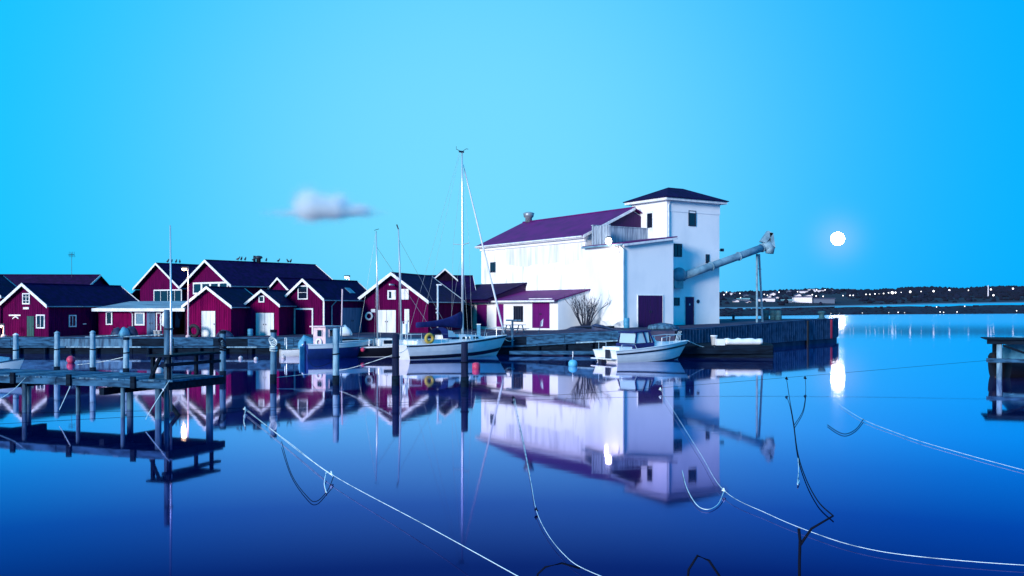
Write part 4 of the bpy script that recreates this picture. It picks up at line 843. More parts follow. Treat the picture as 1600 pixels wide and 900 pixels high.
# ------------------------------------------------------------------ long pier on the left
A = Vector((-17.65, 33.1)); B = Vector((-10.94, 30.5)); pdir = (B - A).normalized(); A = B - pdir * 14
prz = math.atan2(pdir.y, pdir.x)
pier = empty('wooden_pier', (B.x, B.y, 0), prz, 'long weathered wooden pier reaching in from the left edge', 'pier')
PZ, PW, PL = 1.27, 2.55, 14.0
x = -PL; i = 0
pm = None
while x < -0.02:
    wd_ = 0.24; b = MB().box(x + 0.008, x + wd_ - 0.008, rnd.uniform(0.0, 0.05), PW + rnd.uniform(-0.04, 0.04), PZ - 0.05, PZ + rnd.uniform(-0.008, 0.008)).build('plank', rnd.choice(['grey_wood', 'grey_wood', 'pile_mid']), pier)
    x += wd_
for x0, x1 in ((-14, -9.4), (-9.39, -4.6), (-4.59, 0)):
    MB().box(x0, x1 - 0.02, -0.06, 0.06, PZ - 0.26, PZ - 0.053).build('fascia_board', 'grey_wood', pier)
    MB().box(x0, x1 - 0.02, PW - 0.12, PW, PZ - 0.32, PZ - 0.053).build('fascia_board', 'wet_wood', pier)
MB().box(0.003, 0.12, -0.1, PW + 0.15, PZ - 0.30, PZ - 0.06).build('end_beam', 'wet_wood', pier)
for px, yy, rr_ in ((-9.6, 0.15, .07), (-6.3, 0.2, .08), (-3.9, 0.2, .07), (-2.0, 0.2, .07), (-0.55, 0.2, .10), (-0.25, PW - 0.2, .12), (-3.6, PW - 0.3, .11), (-8.4, PW - 0.3, .11)):
    MB().tube([(px, yy, -2), (px, yy, PZ - 0.06)], rr_, 9).build('support_pile', 'wet_wood' if rr_ > .12 else 'pile_mid', pier, True)
for px in (-12.5, -7.9, -2.7): MB().box(px - 0.1, px + 0.1, 0.0, PW, PZ - 0.55, PZ - 0.325).build('cross_bearer', 'wet_wood', pier)
MB().tube([(-1.4, PW * 0.5, 0.8), (-0.2, PW * 0.5, -0.5)], 0.07, 8).build('brace', 'wet_wood', pier)
for px in (-6.5, -4.0, -1.3, -9.5): MB().box(px - 0.09, px + 0.09, -0.14, -0.063, PZ - 0.28, PZ + 0.1).build('mooring_cleat', 'wet_wood', pier)
# bench frame at the pier end
br = empty('bench_frame', (B.x, B.y, 0), prz, 'dark timber frame standing on the end of the long pier', 'bench')
for px, yy in ((-0.25, 0.35), (-0.25, PW - 0.1), (-0.9, 0.35), (-0.9, PW - 0.1)): MB().box(px - 0.05, px + 0.05, yy - 0.05, yy + 0.05, PZ + 0.01, PZ + 0.72).build('post', 'wet_wood', br)
MB().box(-1.05, -0.1, 0.2, PW + 0.2, PZ + 0.723, PZ + 0.79).build('top_board', 'wet_wood', br)
MB().box(-0.33, -0.17, 0.1, PW + 0.3, PZ + 0.42, PZ + 0.52).build('rail', 'wet_wood', br)
MB().tube([(-0.55, 0.3, PZ + 0.75), (-0.95, 0.3, PZ + 0.02)], 0.06, 6).build('brace', 'wet_wood', br)
# pole on the pier
pq = P(266, 480, 31.2)
fp = empty('pier_pole', (pq.x, pq.y, 0), 0, 'tall thin pole strapped to a blue post on the pier end', 'pole')
MB().tube([(0.02, 0, 0.2), (0.03, 0, 3), (0.0, 0, CH + (HY - 352) / F * 31.2)], [0.045, 0.04, 0.022], 8).build('thin_pole', 'alu', fp, True)
MB().tube([(-0.12, 0, -1.5), (-0.11, 0, CH - 4 / F * 31.2)], 0.085, 10).build('post', 'pile_mid', fp, True)
for z in (2.0, 2.9): MB().torus((-0.05, 0, z), (0, 0, 1), 0.13, 0.025, 14, 5).build('strap', 'dark_metal', fp)
# ------------------------------------------------------------------ pier at the right edge
rp_ = empty('wooden_pier', (24.2, 48, 0), RAD(-22), 'dark wooden pier end at the right picture edge', 'pier')
for x, y in ((0.15, 0), (0.15, 2.4), (3.4, 0), (3.6, 2.4)): MB().tube([(x, y, -2), (x, y, 1.75)], 0.13, 9).build('post', 'pile_pale' if y == 0 else 'wet_wood', rp_, True)
MB().box(-0.4, 6, -0.2, 0.15, 1.76, 1.98).build('top_beam', 'wet_wood', rp_)
MB().box(-0.2, 6, 2.2, 2.5, 1.76, 1.98).build('top_beam', 'wet_wood', rp_)
for i in range(22): MB().box(-0.5 + i * 0.29, -0.23 + i * 0.29, -0.4, 2.7, 1.983, 2.03).build('plank', 'wet_wood', rp_)
MB().box(-0.45, 6, -0.24, -0.13, 0.85, 1.05).build('waling', 'grey_wood', rp_)
MB().tube([(0.3, -0.05, 1.7), (2.4, -0.05, 0.9)], 0.06, 6).build('brace', 'wet_wood', rp_)
rb, _ = boat('moored_boat', 'dark boat under a pale tarpaulin beside the right hand pier', 1562, 589, 20)
rbp = dict(L=5, B=1.9, tb=0.8, mid=0.45, bp=2, h0=0.8, h1=1.0, d=0.3, rake=0.5, q=0.5, r=1.0)
hull(rbp, rb, 'hull_black'); MB().loft([ring_box(0.2, 0.8, 0.8, 1.0, 0.3), ring_box(1.2, 0.85, 0.85, 2.1, 0.3), ring_box(3.5, 0.7, 0.9, 1.9, 0.2)]).build('tarpaulin', 'tarp_cyan', rb)
outboard(rb, -0.15, 0, 0.7, 0.2, 'black', 1.2)

# ------------------------------------------------------------------ street lamps and lit lamps on land
def street_lamp(px, pyt, pyb, Y, label, m='lamp_warm', power=120):
    X = (px - HX) / F * Y; g0 = gz(X, Y); h = CH - (pyt - HY) / F * Y - g0
    e = empty('street_lamp', (X, Y, g0), 0, label, 'lamp', 'street lamps on the quay')
    MB().tube([(0, 0, 0), (0, 0, 0.5), (0, 0, h)], [0.09, 0.07, 0.05], 8).build('post', 'pinkish_white', e, True)
    MB().lathe([(0.2, 0), (0.2, 0.12), (0.1, 0.2)], 10).build('base', 'pinkish_white', e)
    hd_ = MB().hexa([(-0.55, -0.12, h - 0.02), (0.06, -0.09, h - 0.02), (0.06, 0.09, h - 0.02), (-0.55, 0.12, h - 0.02)], [(-0.5, -0.1, h + 0.1), (0.06, -0.07, h + 0.12), (0.06, 0.07, h + 0.12), (-0.5, 0.1, h + 0.1)]).build('lamp_head', 'dark_metal', e)
    MB().lathe([(0.02, -0.16), (0.13, -0.12), (0.19, -0.02), (0.14, 0.0)], 12, (-0.32, 0, h - 0.03)).build('bulb', m, hd_, True)
    lamp_light(e, (-0.32, -0.1, h - 0.5), power, (1, 0.62, 0.3) if m == 'lamp_warm' else (1, 0.9, 0.8))
street_lamp(294, 419, 524, 75.6, 'lit street lamp with warm light before the bright red shed', power=170)
street_lamp(546, 432, 520, 96, 'white street lamp glowing just above the boathouse roofs', 'lamp_white', 120)
street_lamp(6, 508, 527, 76.2, 'warm low lamp shining at the left picture edge', 'lamp_warm', 60)
# white post with a cross bar
q = P(684, 500, 75.2); e = empty('white_post', (q.x, q.y, gz(q.x, q.y)), 0, 'slim white post with short cross bar behind the sail cover', 'post')
h = CH + (480 - 446) / F * 75.2 - e.location.z
MB().tube([(0, 0, 0), (0, 0, h)], 0.07, 8).build('shaft', 'white_trim', e, True); MB().box(-0.12, 0.3, -0.05, 0.05, h, h + 0.1).build('cross_bar', 'white_trim', e)
for z in (1.9, 2.2): MB().box(-0.14, 0.02, -0.14, -0.06, z, z + 0.12).build('fitting', 'white_trim', e)
# roof aerial
q = P(112, 412, 100); e = empty('roof_aerial', (q.x, 104.0, lz.zr + lz.l.z), 0, 'thin television aerial above the leftmost roofs', 'aerial'); e.location.x = (112 - HX) / F * 104
MB().tube([(0, 0, -0.3), (0, 0, 2.4)], 0.02, 5).build('pole', 'dark_metal', e); MB().tube([(-0.3, 0, 2.2), (0.3, 0, 2.2)], 0.02, 5).build('boom', 'dark_metal', e)
for i in range(4): MB().tube([(-0.27 + i * .18, -0.3, 2.2), (-0.27 + i * .18, 0.3, 2.0)], 0.015, 4).tube([(-0.27 + i * .18, 0, 1.9), (-0.27 + i * .18, 0, 2.5)], 0.015, 4).build('element', 'dark_metal', e)
# ventilator on the big warehouse roof
cxr = (hB2.x0 + hB2.x1) / 2; y_, _ = hB2.x_plane(404, 410, cxr)
e = empty('roof_ventilator', hB2.world(cxr, y_, hB2.zp), hB2.rz, 'dark ventilator cowl on the long navy roof', 'ventilator')
MB().lathe([(0.22, -0.2), (0.22, 0.35), (0.42, 0.45), (0.34, 0.62), (0.1, 0.68)], 12).build('cowl', 'dark_metal', e, True); MB().box(-0.75, -0.6, -0.1, 0.1, -0.4, 0.7).build('chimney_pipe', 'dark_metal', e)
# gulls on that ridge
def gull(pt, rz_, label, grp):
    b = MB(); rings = []
    for x, r, z in ((-0.26, 0.015, 0.16), (-0.16, 0.06, 0.17), (-0.02, 0.10, 0.19), (0.1, 0.085, 0.24), (0.15, 0.055, 0.33), (0.19, 0.06, 0.38), (0.24, 0.03, 0.38), (0.31, 0.008, 0.36)):
        rings.append([(x, r * math.cos(a), z + r * math.sin(a)) for a in [2 * math.pi * k_ / 8 for k_ in range(8)]])
    b.loft(rings); e = b.build('gull', 'feather', None, True, pt, rz_)
    MB().tube([(0, 0.03, 0), (0, 0.03, 0.12)], 0.01, 4).tube([(0, -0.03, 0), (0, -0.03, 0.12)], 0.01, 4).build('legs', 'dark_metal', e)
    tag(e, label, 'gull', grp)
for i, px in enumerate((372, 377, 383, 396, 416, 435, 450, 454)):
    y_, _ = hB2.x_plane(px, 408, cxr); gull(hB2.world(cxr, y_, hB2.zp + 0.07), rnd.uniform(0, 6.2), ('first second third fourth fifth sixth seventh eighth'.split()[i]) + ' gull from the left on the long navy warehouse ridge', 'gulls on the long navy roof')
for i, px in enumerate((262, 268, 275, 281)):
    c1 = (hB1.x0 + hB1.x1) / 2; y_, _ = hB1.x_plane(px, 411, c1); gull(hB1.world(c1, y_, hB1.zp + 0.07), rnd.uniform(0, 6.2), ('first second third fourth'.split()[i]) + ' gull from the left on the ridge above the glazed balcony', 'gulls on the nearer ridge')
# ------------------------------------------------------------------ things on the quay
def barrel(px, pb, Y, r, h, m, name, label, cat, grp=None, prof=None):
    X = (px - HX) / F * Y; g0 = gz(X, Y)
    o = empty(name, (X, Y, g0), 0, label, cat, grp)
    MB().lathe(prof or [(r * .9, 0), (r, 0.06), (r, h * .3), (r * 1.04, h * .33), (r, h * .36), (r, h * .66), (r * 1.04, h * .69), (r, h * .72), (r, h - .05), (r * .92, h)], 14).build('body', m, o, True)
    MB().lathe([(r * .95, h), (r * .95, h + 0.04), (r * .5, h + 0.05)], 14).build('lid', m, o)
    return o
barrel(979, 516, 78.2, 0.24, 0.8, 'barrel_blue', 'plastic_drum', 'bright blue drum at the corner of the white annex', 'drum')
barrel(391, 520, 77.5, 0.22, 0.55, 'barrel_blue', 'plastic_drum', 'small blue drum between the two bright red sheds', 'drum')
for i, px in enumerate((1196.5, 1208, 1216.5)): barrel(px, 503, 99 - i * 1.0, 0.32, 0.95, 'barrel_teal', 'oil_drum', ['teal drum nearest the loading pipe legs on the jetty', 'middle one of three teal drums on the jetty', 'teal drum farthest right of three on the jetty'][i], 'drum', 'drums on the jetty')
q = P(1284, 500, 101); e = empty('bollard', (q.x, q.y, gz(q.x, q.y)), 0, 'round topped bollard near the jetty end', 'bollard')
MB().lathe([(0.5, 0), (0.5, 0.12), (0.3, 0.2), (0.26, 0.55), (0.42, 0.72), (0.38, 0.86), (0.1, 0.9)], 14).build('body', 'barrel_teal', e, True); MB().box(-0.6, 0.6, -0.6, 0.6, -0.05, 0.05).build('base_plate', 'dark_metal', e)
q = P(1146, 500, 96); e = empty('bollard', (q.x, q.y, gz(q.x, q.y)), 0, 'small dark bollard between the white tower and the pipe legs', 'bollard')
MB().lathe([(0.3, 0), (0.14, 0.1), (0.13, 0.4), (0.26, 0.48), (0.2, 0.6)], 12).build('body', 'dark_metal', e, True); MB().box(-0.35, 0.35, -0.35, 0.35, -0.03, 0.03).build('base_plate', 'dark_metal', e)
# bucket and white roll on the landing
q = P(1116, 527, 69.5); e = empty('bucket', (q.x, 69.6, 0.86), 0, 'pale tapered tub standing on the concrete landing', 'bucket')
MB().lathe([(0.17, 0.0), (0.24, 0.62), (0.26, 0.62), (0.26, 0.7), (0.23, 0.7)], 14).build('body', 'gelcoat', e, True)
e = empty('fender_roll', ((1119 - HX) / F * 69.2, 69.2, 0.86), RAD(4), 'long white wrapped roll lying along the edge of the landing', 'roll')
MB().loft([[(x, -0.02 + r * math.cos(a), 0.02 + r + r * math.sin(a)) for a in [2 * math.pi * k_ / 10 for k_ in range(10)]] for x, r in [(0.6 + i * 0.25, 0.24 + rnd.uniform(-.03, .03)) for i in range(12)]]).build('roll', 'gelcoat', e, True)
MB().box(0.0, 0.58, -0.25, 0.25, 0.0, 0.45).build('end_block', 'gelcoat', e)
# upturned rowing boat on the quay
e = empty('rowing_boat', ((1010 - HX) / F * 74.5, 74.5, gz(15, 74.5) + 0.08), RAD(12), 'blue grey rowing boat lying upside down before the garage door', 'boat')
e.location = ((1014 - HX) / F * 75.5, 75.5, gz(10.8, 75.5) + 0.02)
MB().loft([[(x, w_ * math.cos(a), h_ * math.sin(a)) for a in [math.pi * i / 8 for i in range(9)]] for x, w_, h_ in ((0, 0.4, 0.28), (0.5, 0.55, 0.42), (1.2, 0.62, 0.46), (1.9, 0.4, 0.36), (2.5, 0.06, 0.12))]).build('hull', 'pile_mid', e, True)
MB().tube([(0.0, 0, 0.3), (1.0, 0, 0.49), (1.9, 0, 0.38), (2.5, 0, 0.14)], 0.03, 5).build('keel', 'grey_wood', e)
# picnic table
q = P(806, 512, 77); e = empty('picnic_table', (0.2, 79.5, gz(0.2, 79.5)), RAD(-57 + 90), 'grey wooden picnic table before the barred window', 'table')
for i in range(4): MB().box(-0.9, 0.9, -0.36 + i * 0.185, -0.19 + i * 0.185, 0.72, 0.76).build('table_board', 'grey_wood', e)
for sg in (-1, 1):
    MB().box(-0.9, 0.9, sg * 0.75 - 0.13, sg * 0.75 + 0.13, 0.42, 0.46).build('bench', 'grey_wood', e)
    for sx in (-0.6, 0.6): MB().tube([(sx, sg * 0.25, 0.72), (sx, sg * 0.6, 0.0)], 0.05, 6).build('leg', 'grey_wood', e)
for sx in (-0.6, 0.6): MB().box(sx - 0.03, sx + 0.03, -0.85, 0.85, 0.36, 0.42).build('bearer', 'grey_wood', e)
# bare shrub
Xs, Ys = wb.world(xf * 0.42, Lr - 1.3, 0).x, wb.world(xf * 0.42, Lr - 1.3, 0).y
e = empty('bare_shrub', (Xs, Ys, gz(Xs, Ys)), 0, 'leafless shrub growing in the corner of the white building', 'shrub')
rs = random.Random(11)
def grow(b, p, d, L_, r, lev):
    pts = [p]; q_ = p.copy(); dd = d.copy()
    for i in range(4):
        dd = (dd + Vector((rs.uniform(-.14, .14), rs.uniform(-.14, .14), rs.uniform(-.02, .12)))).normalized(); q_ = q_ + dd * L_ / 4; pts.append(q_.copy())
    b.tube(pts, [r, r * .85, r * .7, r * .55, r * .35], 4)
    if lev:
        for i in range(3 if lev > 1 else 4): grow(b, pts[rs.randint(1, 4)], (dd + Vector((rs.uniform(-.7, .7), rs.uniform(-.7, .7), rs.uniform(-.1, .4)))).normalized(), L_ * rs.uniform(.45, .7), r * .55, lev - 1)
st = MB(); bs = MB()
for i in range(26):
    a = i * 2.4; d_ = Vector((math.cos(a) * rs.uniform(.1, .7), math.sin(a) * rs.uniform(.1, .5), 1)).normalized()
    p_ = Vector((math.cos(a) * .25, math.sin(a) * .2, 0)); st.tube([p_, p_ + d_ * 0.6], [0.05, 0.035], 5); grow(bs, p_ + d_ * 0.55, d_, rs.uniform(0.9, 1.8), 0.034, 2)
st.build('stems', 'bark', e); bs.build('branches', 'bark', e)
mnd = MB().lathe([(1.7, -0.1), (1.2, 0.12), (0.5, 0.22), (0.1, 0.25)], 14).build('soil_bed', 'tarp_dark', e)
# planter kerb beside shrub
k0 = wb.world(-0.25, 0.6, 0); k1 = wb.world(xf * 0.8, Lr - 1.6, 0)
MB().tube([(k0.x - .3, k0.y - .6, gz(k0.x, k0.y) + .06), (k1.x, k1.y, gz(k1.x, k1.y) + .06)], 0.13, 6).build('kerb_log', 'wet_wood', quay)
# flag marker, hose, planks on the quay edge
q = P(845, 522, 73.6); e = empty('flag_marker', (q.x, 73.9, gz(q.x, 73.9)), 0, 'small white marker flag leaning at the quay edge before the violet doors', 'flag')
MB().tube([(-0.25, 0, 0), (0.1, 0, 1.15)], 0.02, 5).build('stick', 'grey_wood', e); MB().add([(-0.05, 0, 0.7), (0.16, 0.05, 0.72), (0.2, 0.0, 1.3), (0.02, -0.04, 1.1), (-0.05, 0.012, 0.7), (0.16, 0.062, 0.72), (0.2, 0.012, 1.3), (0.02, -0.028, 1.1)], [(0, 1, 2, 3), (7, 6, 5, 4), (0, 1, 5, 4), (1, 2, 6, 5), (2, 3, 7, 6), (3, 0, 4, 7)]).build('cloth', 'gelcoat', e)
q = P(812, 525, 73); e = empty('mooring_post', (q.x - 0.55, 73.0, 0), 0, 'dark post with a flat board at the quay edge near the sailing boat bow', 'post')
MB().tube([(0, 0, -1), (0, 0, 2.55)], 0.08, 8).build('shaft', 'pile_mid', e); MB().box(-0.5, 0.65, -0.25, 0.2, 2.553, 2.66).build('board', 'pile_mid', e)
q = P(960, 536, 71); e = empty('tarpaulin_heap', (P(945, 530, 73).x, 73.0, gz(7, 73.0)), 0, 'dark tarpaulin heap on the quay behind the motor boat', 'tarpaulin')
MB().loft([[(x, w_ * math.cos(a), h_ * math.sin(a)) for a in [math.pi * i / 8 for i in range(9)]] for x, w_, h_ in ((-1.0, 0.1, 0.5), (-0.7, 0.3, 0.62), (-0.1, 0.4, 0.5), (0.5, 0.5, 0.25), (1.1, 0.3, 0.1))]).build('sheet', 'tarp_dark', e, True)
MB().tube([(-0.9, -0.2, 0.4), (-0.2, -0.4, 0.3), (0.6, -0.4, 0.12)], 0.03, 5).build('lashing', 'rope_dark', e)
# left part of the quay
def heap(px, Y, L_, w_, h_, m, label, cat='tarpaulin', name='tarpaulin_heap'):
    X = (px - HX) / F * Y; e = empty(name, (X, Y, gz(X, Y) - 0.02), 0, label, cat)
    b = MB(); rings = []
    for i in range(9):
        s_ = math.sin(math.pi * (i + 0.3) / 8.6) ** 0.6
        rings.append([(L_ * (i / 8 - .5), w_ * s_ * math.cos(a) * rnd.uniform(.9, 1.1), h_ * s_ * math.sin(a) * rnd.uniform(.85, 1.1)) for a in [math.pi * k_ / 8 for k_ in range(9)]])
    b.loft(rings).build('sheet', m, e, True)
    MB().tube([(-L_ * .3, -w_, 0.03), (-L_ * .25, 0, h_ * 1.05), (-L_ * .25, w_, 0.03)], 0.02, 4).build('lashing', 'rope_dark', e)
heap(183, 77.6, 1.0, 0.5, 0.75, 'tarp_dark', 'dark covered heap between the low shed windows'); heap(194, 77.2, 0.9, 0.45, 0.75, 'tarp_cyan', 'blue tarpaulin mound before the low red shed')
heap(205, 77.8, 1.1, 0.5, 0.9, 'tarp_dark', 'black covered heap beside the blue tarpaulin mound'); heap(351, 75.6, 1.4, 0.5, 0.6, 'tarp_dark', 'dark coiled net heap at the right corner of the bright red shed', 'net', 'net_heap')
heap(536, 78.5, 1.5, 0.5, 0.9, 'gelcoat', 'small white covered dinghy shape by the blue side doors', 'cover', 'covered_dinghy')
o = MB().torus((0, 0, 0), (0.3, 1, 0.1), 0.42, 0.14, 18, 8).build('tyre', 'rubber', None, True, Vector(((303 - HX) / F * 75.7, 75.7, gz(-25, 75.7) + 0.5))); tag(o, 'black tyre leaning on the bright red shed beside the lamp post', 'tyre')
for i, (px, lab) in enumerate(((243.5, 'pale bucket left of the narrow framed door'), (249.5, 'pale bucket right beside the white standing roll'))):
    X = (px - HX) / F * 77.5; e = empty('bucket', (X, 77.5, gz(X, 77.5)), 0, lab, 'bucket'); MB().lathe([(0.14, 0), (0.19, 0.42), (0.2, 0.42), (0.2, 0.45), (0.17, 0.45)], 12).build('body', 'gelcoat', e, True)
X = (257 - HX) / F * 76.8; e = empty('furled_parasol', (X, 76.8, gz(X, 76.8)), 0, 'white furled cover on a dark stand before the low shed', 'parasol')
MB().tube([(0, 0, 0), (0, 0, 0.9)], 0.1, 8).build('stand', 'black', e); MB().lathe([(0.1, 0.8), (0.2, 0.9), (0.22, 1.4), (0.16, 1.85), (0.04, 1.98)], 10).build('cover', 'gelcoat', e, True)
MB().tube([(-0.15, 0, 1.85), (-0.38, 0, 1.5), (-0.34, 0, 1.1), (-0.2, 0, 0.95)], 0.025, 5).build('hoop', 'gelcoat', e)
for px, Y, L_, rz_, lab in ((160, 75.6, 2.6, 0.05, 'pale plank lying at the left corner of the low shed'), (222, 76.2, 3.2, 0.12, 'long pale gangway plank lying before the low shed')):
    X = (px - HX) / F * Y; o = MB().box(-L_ / 2, L_ / 2, -0.14, 0.14, 0, 0.08).build('plank', 'pile_pale', None, False, (X, Y, gz(X, Y) + 0.06), rz_); o.rotation_euler.y = -0.06; tag(o, lab, 'plank')
# boards leaning at the far end of the lean-to, and a cyan post
a, _ = wb.x_plane(740, 500, xf); q = wb.world(xf - 0.35, a + 0.2, 0)
e = empty('leaning_boards', (q.x, q.y, gz(q.x, q.y)), TH, 'dark boards with pale tops leaning at the left end of the white lean-to', 'boards')
for i in range(5):
    h_ = (2.0, 2.5, 2.2, 2.4, 1.9)[i]; x_ = 0.05 * (i % 2); y_ = -0.5 + i * 0.24
    b = MB().hexa([(x_ - .3, y_, 0), (x_ - .24, y_, 0), (x_ - .24, y_ + .17, 0), (x_ - .3, y_ + .17, 0)], [(x_, y_, h_), (x_ + .06, y_, h_), (x_ + .06, y_ + .17, h_), (x_, y_ + .17, h_)]).build('board', 'tarp_dark' if i % 2 == 0 else 'wet_wood', e)
    MB().box(x_ - 0.01, x_ + 0.07, y_ - .005, y_ + .175, h_ + .002, h_ + .3).build('pale_end', 'pinkish_white', b)
X = (748 - HX) / F * 75; e = empty('service_post', (X, 75, gz(X, 75)), 0, 'short cyan service post at the quay before the violet door', 'post')
MB().box(-.14, .14, -.12, .12, 0, 1.0).build('body', 'tarp_cyan', e); MB().box(-.16, .16, -.14, .14, 1.003, 1.08).build('cap', 'gelcoat', e)
# ------------------------------------------------------------------ buoys
def buoy(px, py, Y, r, m, label, stick=False, z=None, shape=None):
    X = (px - HX) / F * Y; zz = r * 0.45 if z is None else z
    e = empty('buoy', (X, Y, zz), 0, label, 'buoy', 'buoys between the boats')
    MB().lathe(shape or [(r * math.cos(RAD(a)), r * math.sin(RAD(a))) for a in range(-80, 81, 20)], 14).build('float', m, e, True)
    MB().torus((0, 0, r * 1.1), (1, 0, 0), r * 0.22, r * 0.07, 10, 5).build('eye', 'dark_metal', e)
    if stick: MB().tube([(0, 0, -r * 1.5), (0, 0, r * 2.6)], 0.03, 6).build('stick', 'gelcoat', e)
buoy(111, 563, YW(567), 0.27, 'pink', 'pink buoy in the dark water behind the pier', z=0.2)
buoy(247, 561, YW(565), 0.16, 'buoy_white', 'small pale buoy left of the bench frame, the farther one'); buoy(249, 579, YW(583), 0.22, 'buoy_white', 'pale round buoy left of the bench frame, the nearer one')
buoy(376, 558, YW(561), 0.15, 'buoy_white', 'small pale buoy right of the rope wrapped pile'); buoy(400, 560, YW(562.5), 0.15, 'buoy_white', 'small pale buoy left of the grey coiled pile')
buoy(567, 548, 69.0, 0.17, 'pink', 'pink fender hanging on the black sailing boat', z=0.55)
buoy(744, 570, YW(576), 0.22, 'pink', 'pink buoy floating by the white sailing boat bow', shape=[(0.12, -0.25), (0.23, -0.2), (0.24, 0.0), (0.23, 0.2), (0.12, 0.26)])
buoy(895, 568, YW(572), 0.30, 'buoy_cyan', 'cyan buoy with a stick left of the motor boat', True, shape=[(0.12, -0.28), (0.27, -0.1), (0.27, 0.08), (0.2, 0.2), (0.06, 0.26)])
buoy(443, 557.5, YW(560), 0.16, 'buoy_white', 'small white float beside the stern of the dark blue boat')
# ------------------------------------------------------------------ ropes
def rope(pts, r, m, label, name='mooring_rope', extra=None, world=False):
    ps = [P(*p) if not world else Vector(p) for p in pts]; out_ = []
    n = len(ps)
    for i in range(n - 1):
        p0_, p1_, p2_, p3_ = ps[max(i - 1, 0)], ps[i], ps[i + 1], ps[min(i + 2, n - 1)]
        for k_ in range(8):
            t_ = k_ / 8; out_.append(0.5 * ((2 * p1_) + (p2_ - p0_) * t_ + (2 * p0_ - 5 * p1_ + 4 * p2_ - p3_) * t_ ** 2 + (3 * p1_ - p0_ - 3 * p2_ + p3_) * t_ ** 3))
    out_.append(ps[-1]); o0 = ps[0].copy()
    for v in out_: v.z = max(v.z, 0.02)
    rel = [v - o0 for v in out_]
    e = empty(name, o0, 0, label, 'rope', 'mooring ropes over the water')
    b = MB(); b.tube(rel, r, 6); b.build('line', m, e, True)
    return e
def knot(e, pt, r, m): p = P(*pt) - Vector(e.location); MB().torus(p, (0.4, 0.3, 1), r, r * 0.5, 12, 6).torus(p + Vector((0, 0, r)), (1, 0.2, 0.3), r * .7, r * .4, 10, 5).build('knot', m, e, True)
def loop(e, pts, r, m, name='slack_loop'):
    o0 = Vector(e.location); ps = [P(*p) for p in pts]; res = []
    for i in range(len(ps) - 1):
        p0_, p1_, p2_, p3_ = ps[max(i - 1, 0)], ps[i], ps[i + 1], ps[min(i + 2, len(ps) - 1)]
        for k_ in range(6):
            t_ = k_ / 6; res.append(0.5 * ((2 * p1_) + (p2_ - p0_) * t_ + (2 * p0_ - 5 * p1_ + 4 * p2_ - p3_) * t_ ** 2 + (3 * p1_ - p0_ - 3 * p2_ + p3_) * t_ ** 3) - o0)
    res.append(ps[-1] - o0); MB().tube(res, r, 5).build(name, m, e, True)
def Z(*pts):                                         # (px, py, height) -> (px, py, depth)
    return [(a, b, YW(b, c)) for a, b, c in pts]
rope([(1556, 562, 47.8), (1300, 584, 44.3), (1030, 606, 40.6), (800, 621, 37.6), (380, 638, 33.6), (0, 646, 31), (-250, 650, 29)], 0.007, 'rope_dark', 'long thin dark line stretched across the harbour to the right hand pier')
e = rope(Z((383, 640, .10), (450, 690, .11), (518, 741, .12), (660, 818, .16), (805, 898, .24), (960, 985, .4)), 0.0058, 'rope_pale', 'thick pale rope running diagonally to the bottom of the picture')
loop(e, Z((386, 640, .10), (455, 696, .08), (520, 744, .11)), 0.006, 'rope_pale', 'second_strand'); loop(e, Z((440, 690, .08), (455, 740, .03), (480, 776, .03), (495, 783, .03), (512, 766, .03), (521, 745, .1)), 0.008, 'rope_dark')
loop(e, Z((384, 640, .12), (381, 655, .05), (383, 666, .03)), 0.012, 'rope_pale', 'rope_tail'); loop(e, Z((510, 737, .1), (507, 755, .04), (510, 770, .03)), 0.011, 'rope_pale', 'rope_tail')
knot(e, (518, 741, YW(741, .12)), 0.035, 'rope_pale'); knot(e, (383, 640, YW(640, .1)), 0.05, 'rope_pale')
e = rope(Z((802, 622, .08), (810, 660, .06), (820, 705, .05), (830, 755, .05), (838, 797, .06), (856, 835, .05), (885, 870, .05), (915, 890, .06), (990, 920, .1)), 0.005, 'rope_pale', 'thin pale rope hanging in front of the white facade reflection')
loop(e, Z((804, 622, .08), (818, 690, .04), (828, 742, .04)), 0.007, 'rope_pale', 'second_strand'); knot(e, (838, 797, YW(797, .06)), 0.025, 'rope_dark'); knot(e, (802, 622, YW(622, .08)), 0.05, 'rope_dark')
e = rope(Z((1032, 609, .14), (1060, 654, .1), (1095, 710, .08), (1131, 766, .08), (1200, 803, .06), (1270, 832, .05), (1340, 854, .05), (1430, 869, .05), (1600, 883, .05), (1800, 890, .05)), 0.005, 'rope_pale', 'long pale rope curving from the annex reflection to the right edge')
loop(e, Z((1066, 735, .03), (1073, 762, .03), (1088, 788, .03), (1105, 796, .03), (1122, 788, .03), (1131, 768, .08)), 0.008, 'rope_pale'); knot(e, (1131, 767, YW(767, .08)), 0.03, 'rope_pale'); knot(e, (1032, 609, YW(609, .14)), 0.05, 'rope_pale')
e = rope(Z((1229, 592, .4), (1234, 625, .1), (1240, 660, .05), (1246, 705, .05), (1258, 745, .05), (1278, 783, .05), (1302, 806, .05)), 0.012, 'rope_dark', 'dark rope with two hanging tails below the moon reflection')
loop(e, Z((1258, 590, .42), (1259, 610, .15), (1255, 640, .05), (1241, 664, .05)), 0.011, 'rope_dark'); loop(e, Z((1247, 715, .04), (1248, 735, .04), (1246, 757, .04), (1249, 750, .04)), 0.009, 'rope_pale', 'rope_tail')
knot(e, (1229, 592, YW(592, .4)), 0.05, 'rope_dark'); knot(e, (1258, 591, YW(591, .4)), 0.05, 'rope_dark')
e = rope(Z((1312, 633, .04), (1350, 656, .05), (1400, 676, .04), (1440, 690, .04), (1520, 713, .04), (1620, 740, .04)), 0.006, 'rope_pale', 'faint thin rope at the right below the moon reflection')
loop(e, Z((1293, 664, .03), (1308, 674, .03), (1322, 678, .03), (1338, 670, .03), (1349, 655, .05)), 0.012, 'rope_dark')
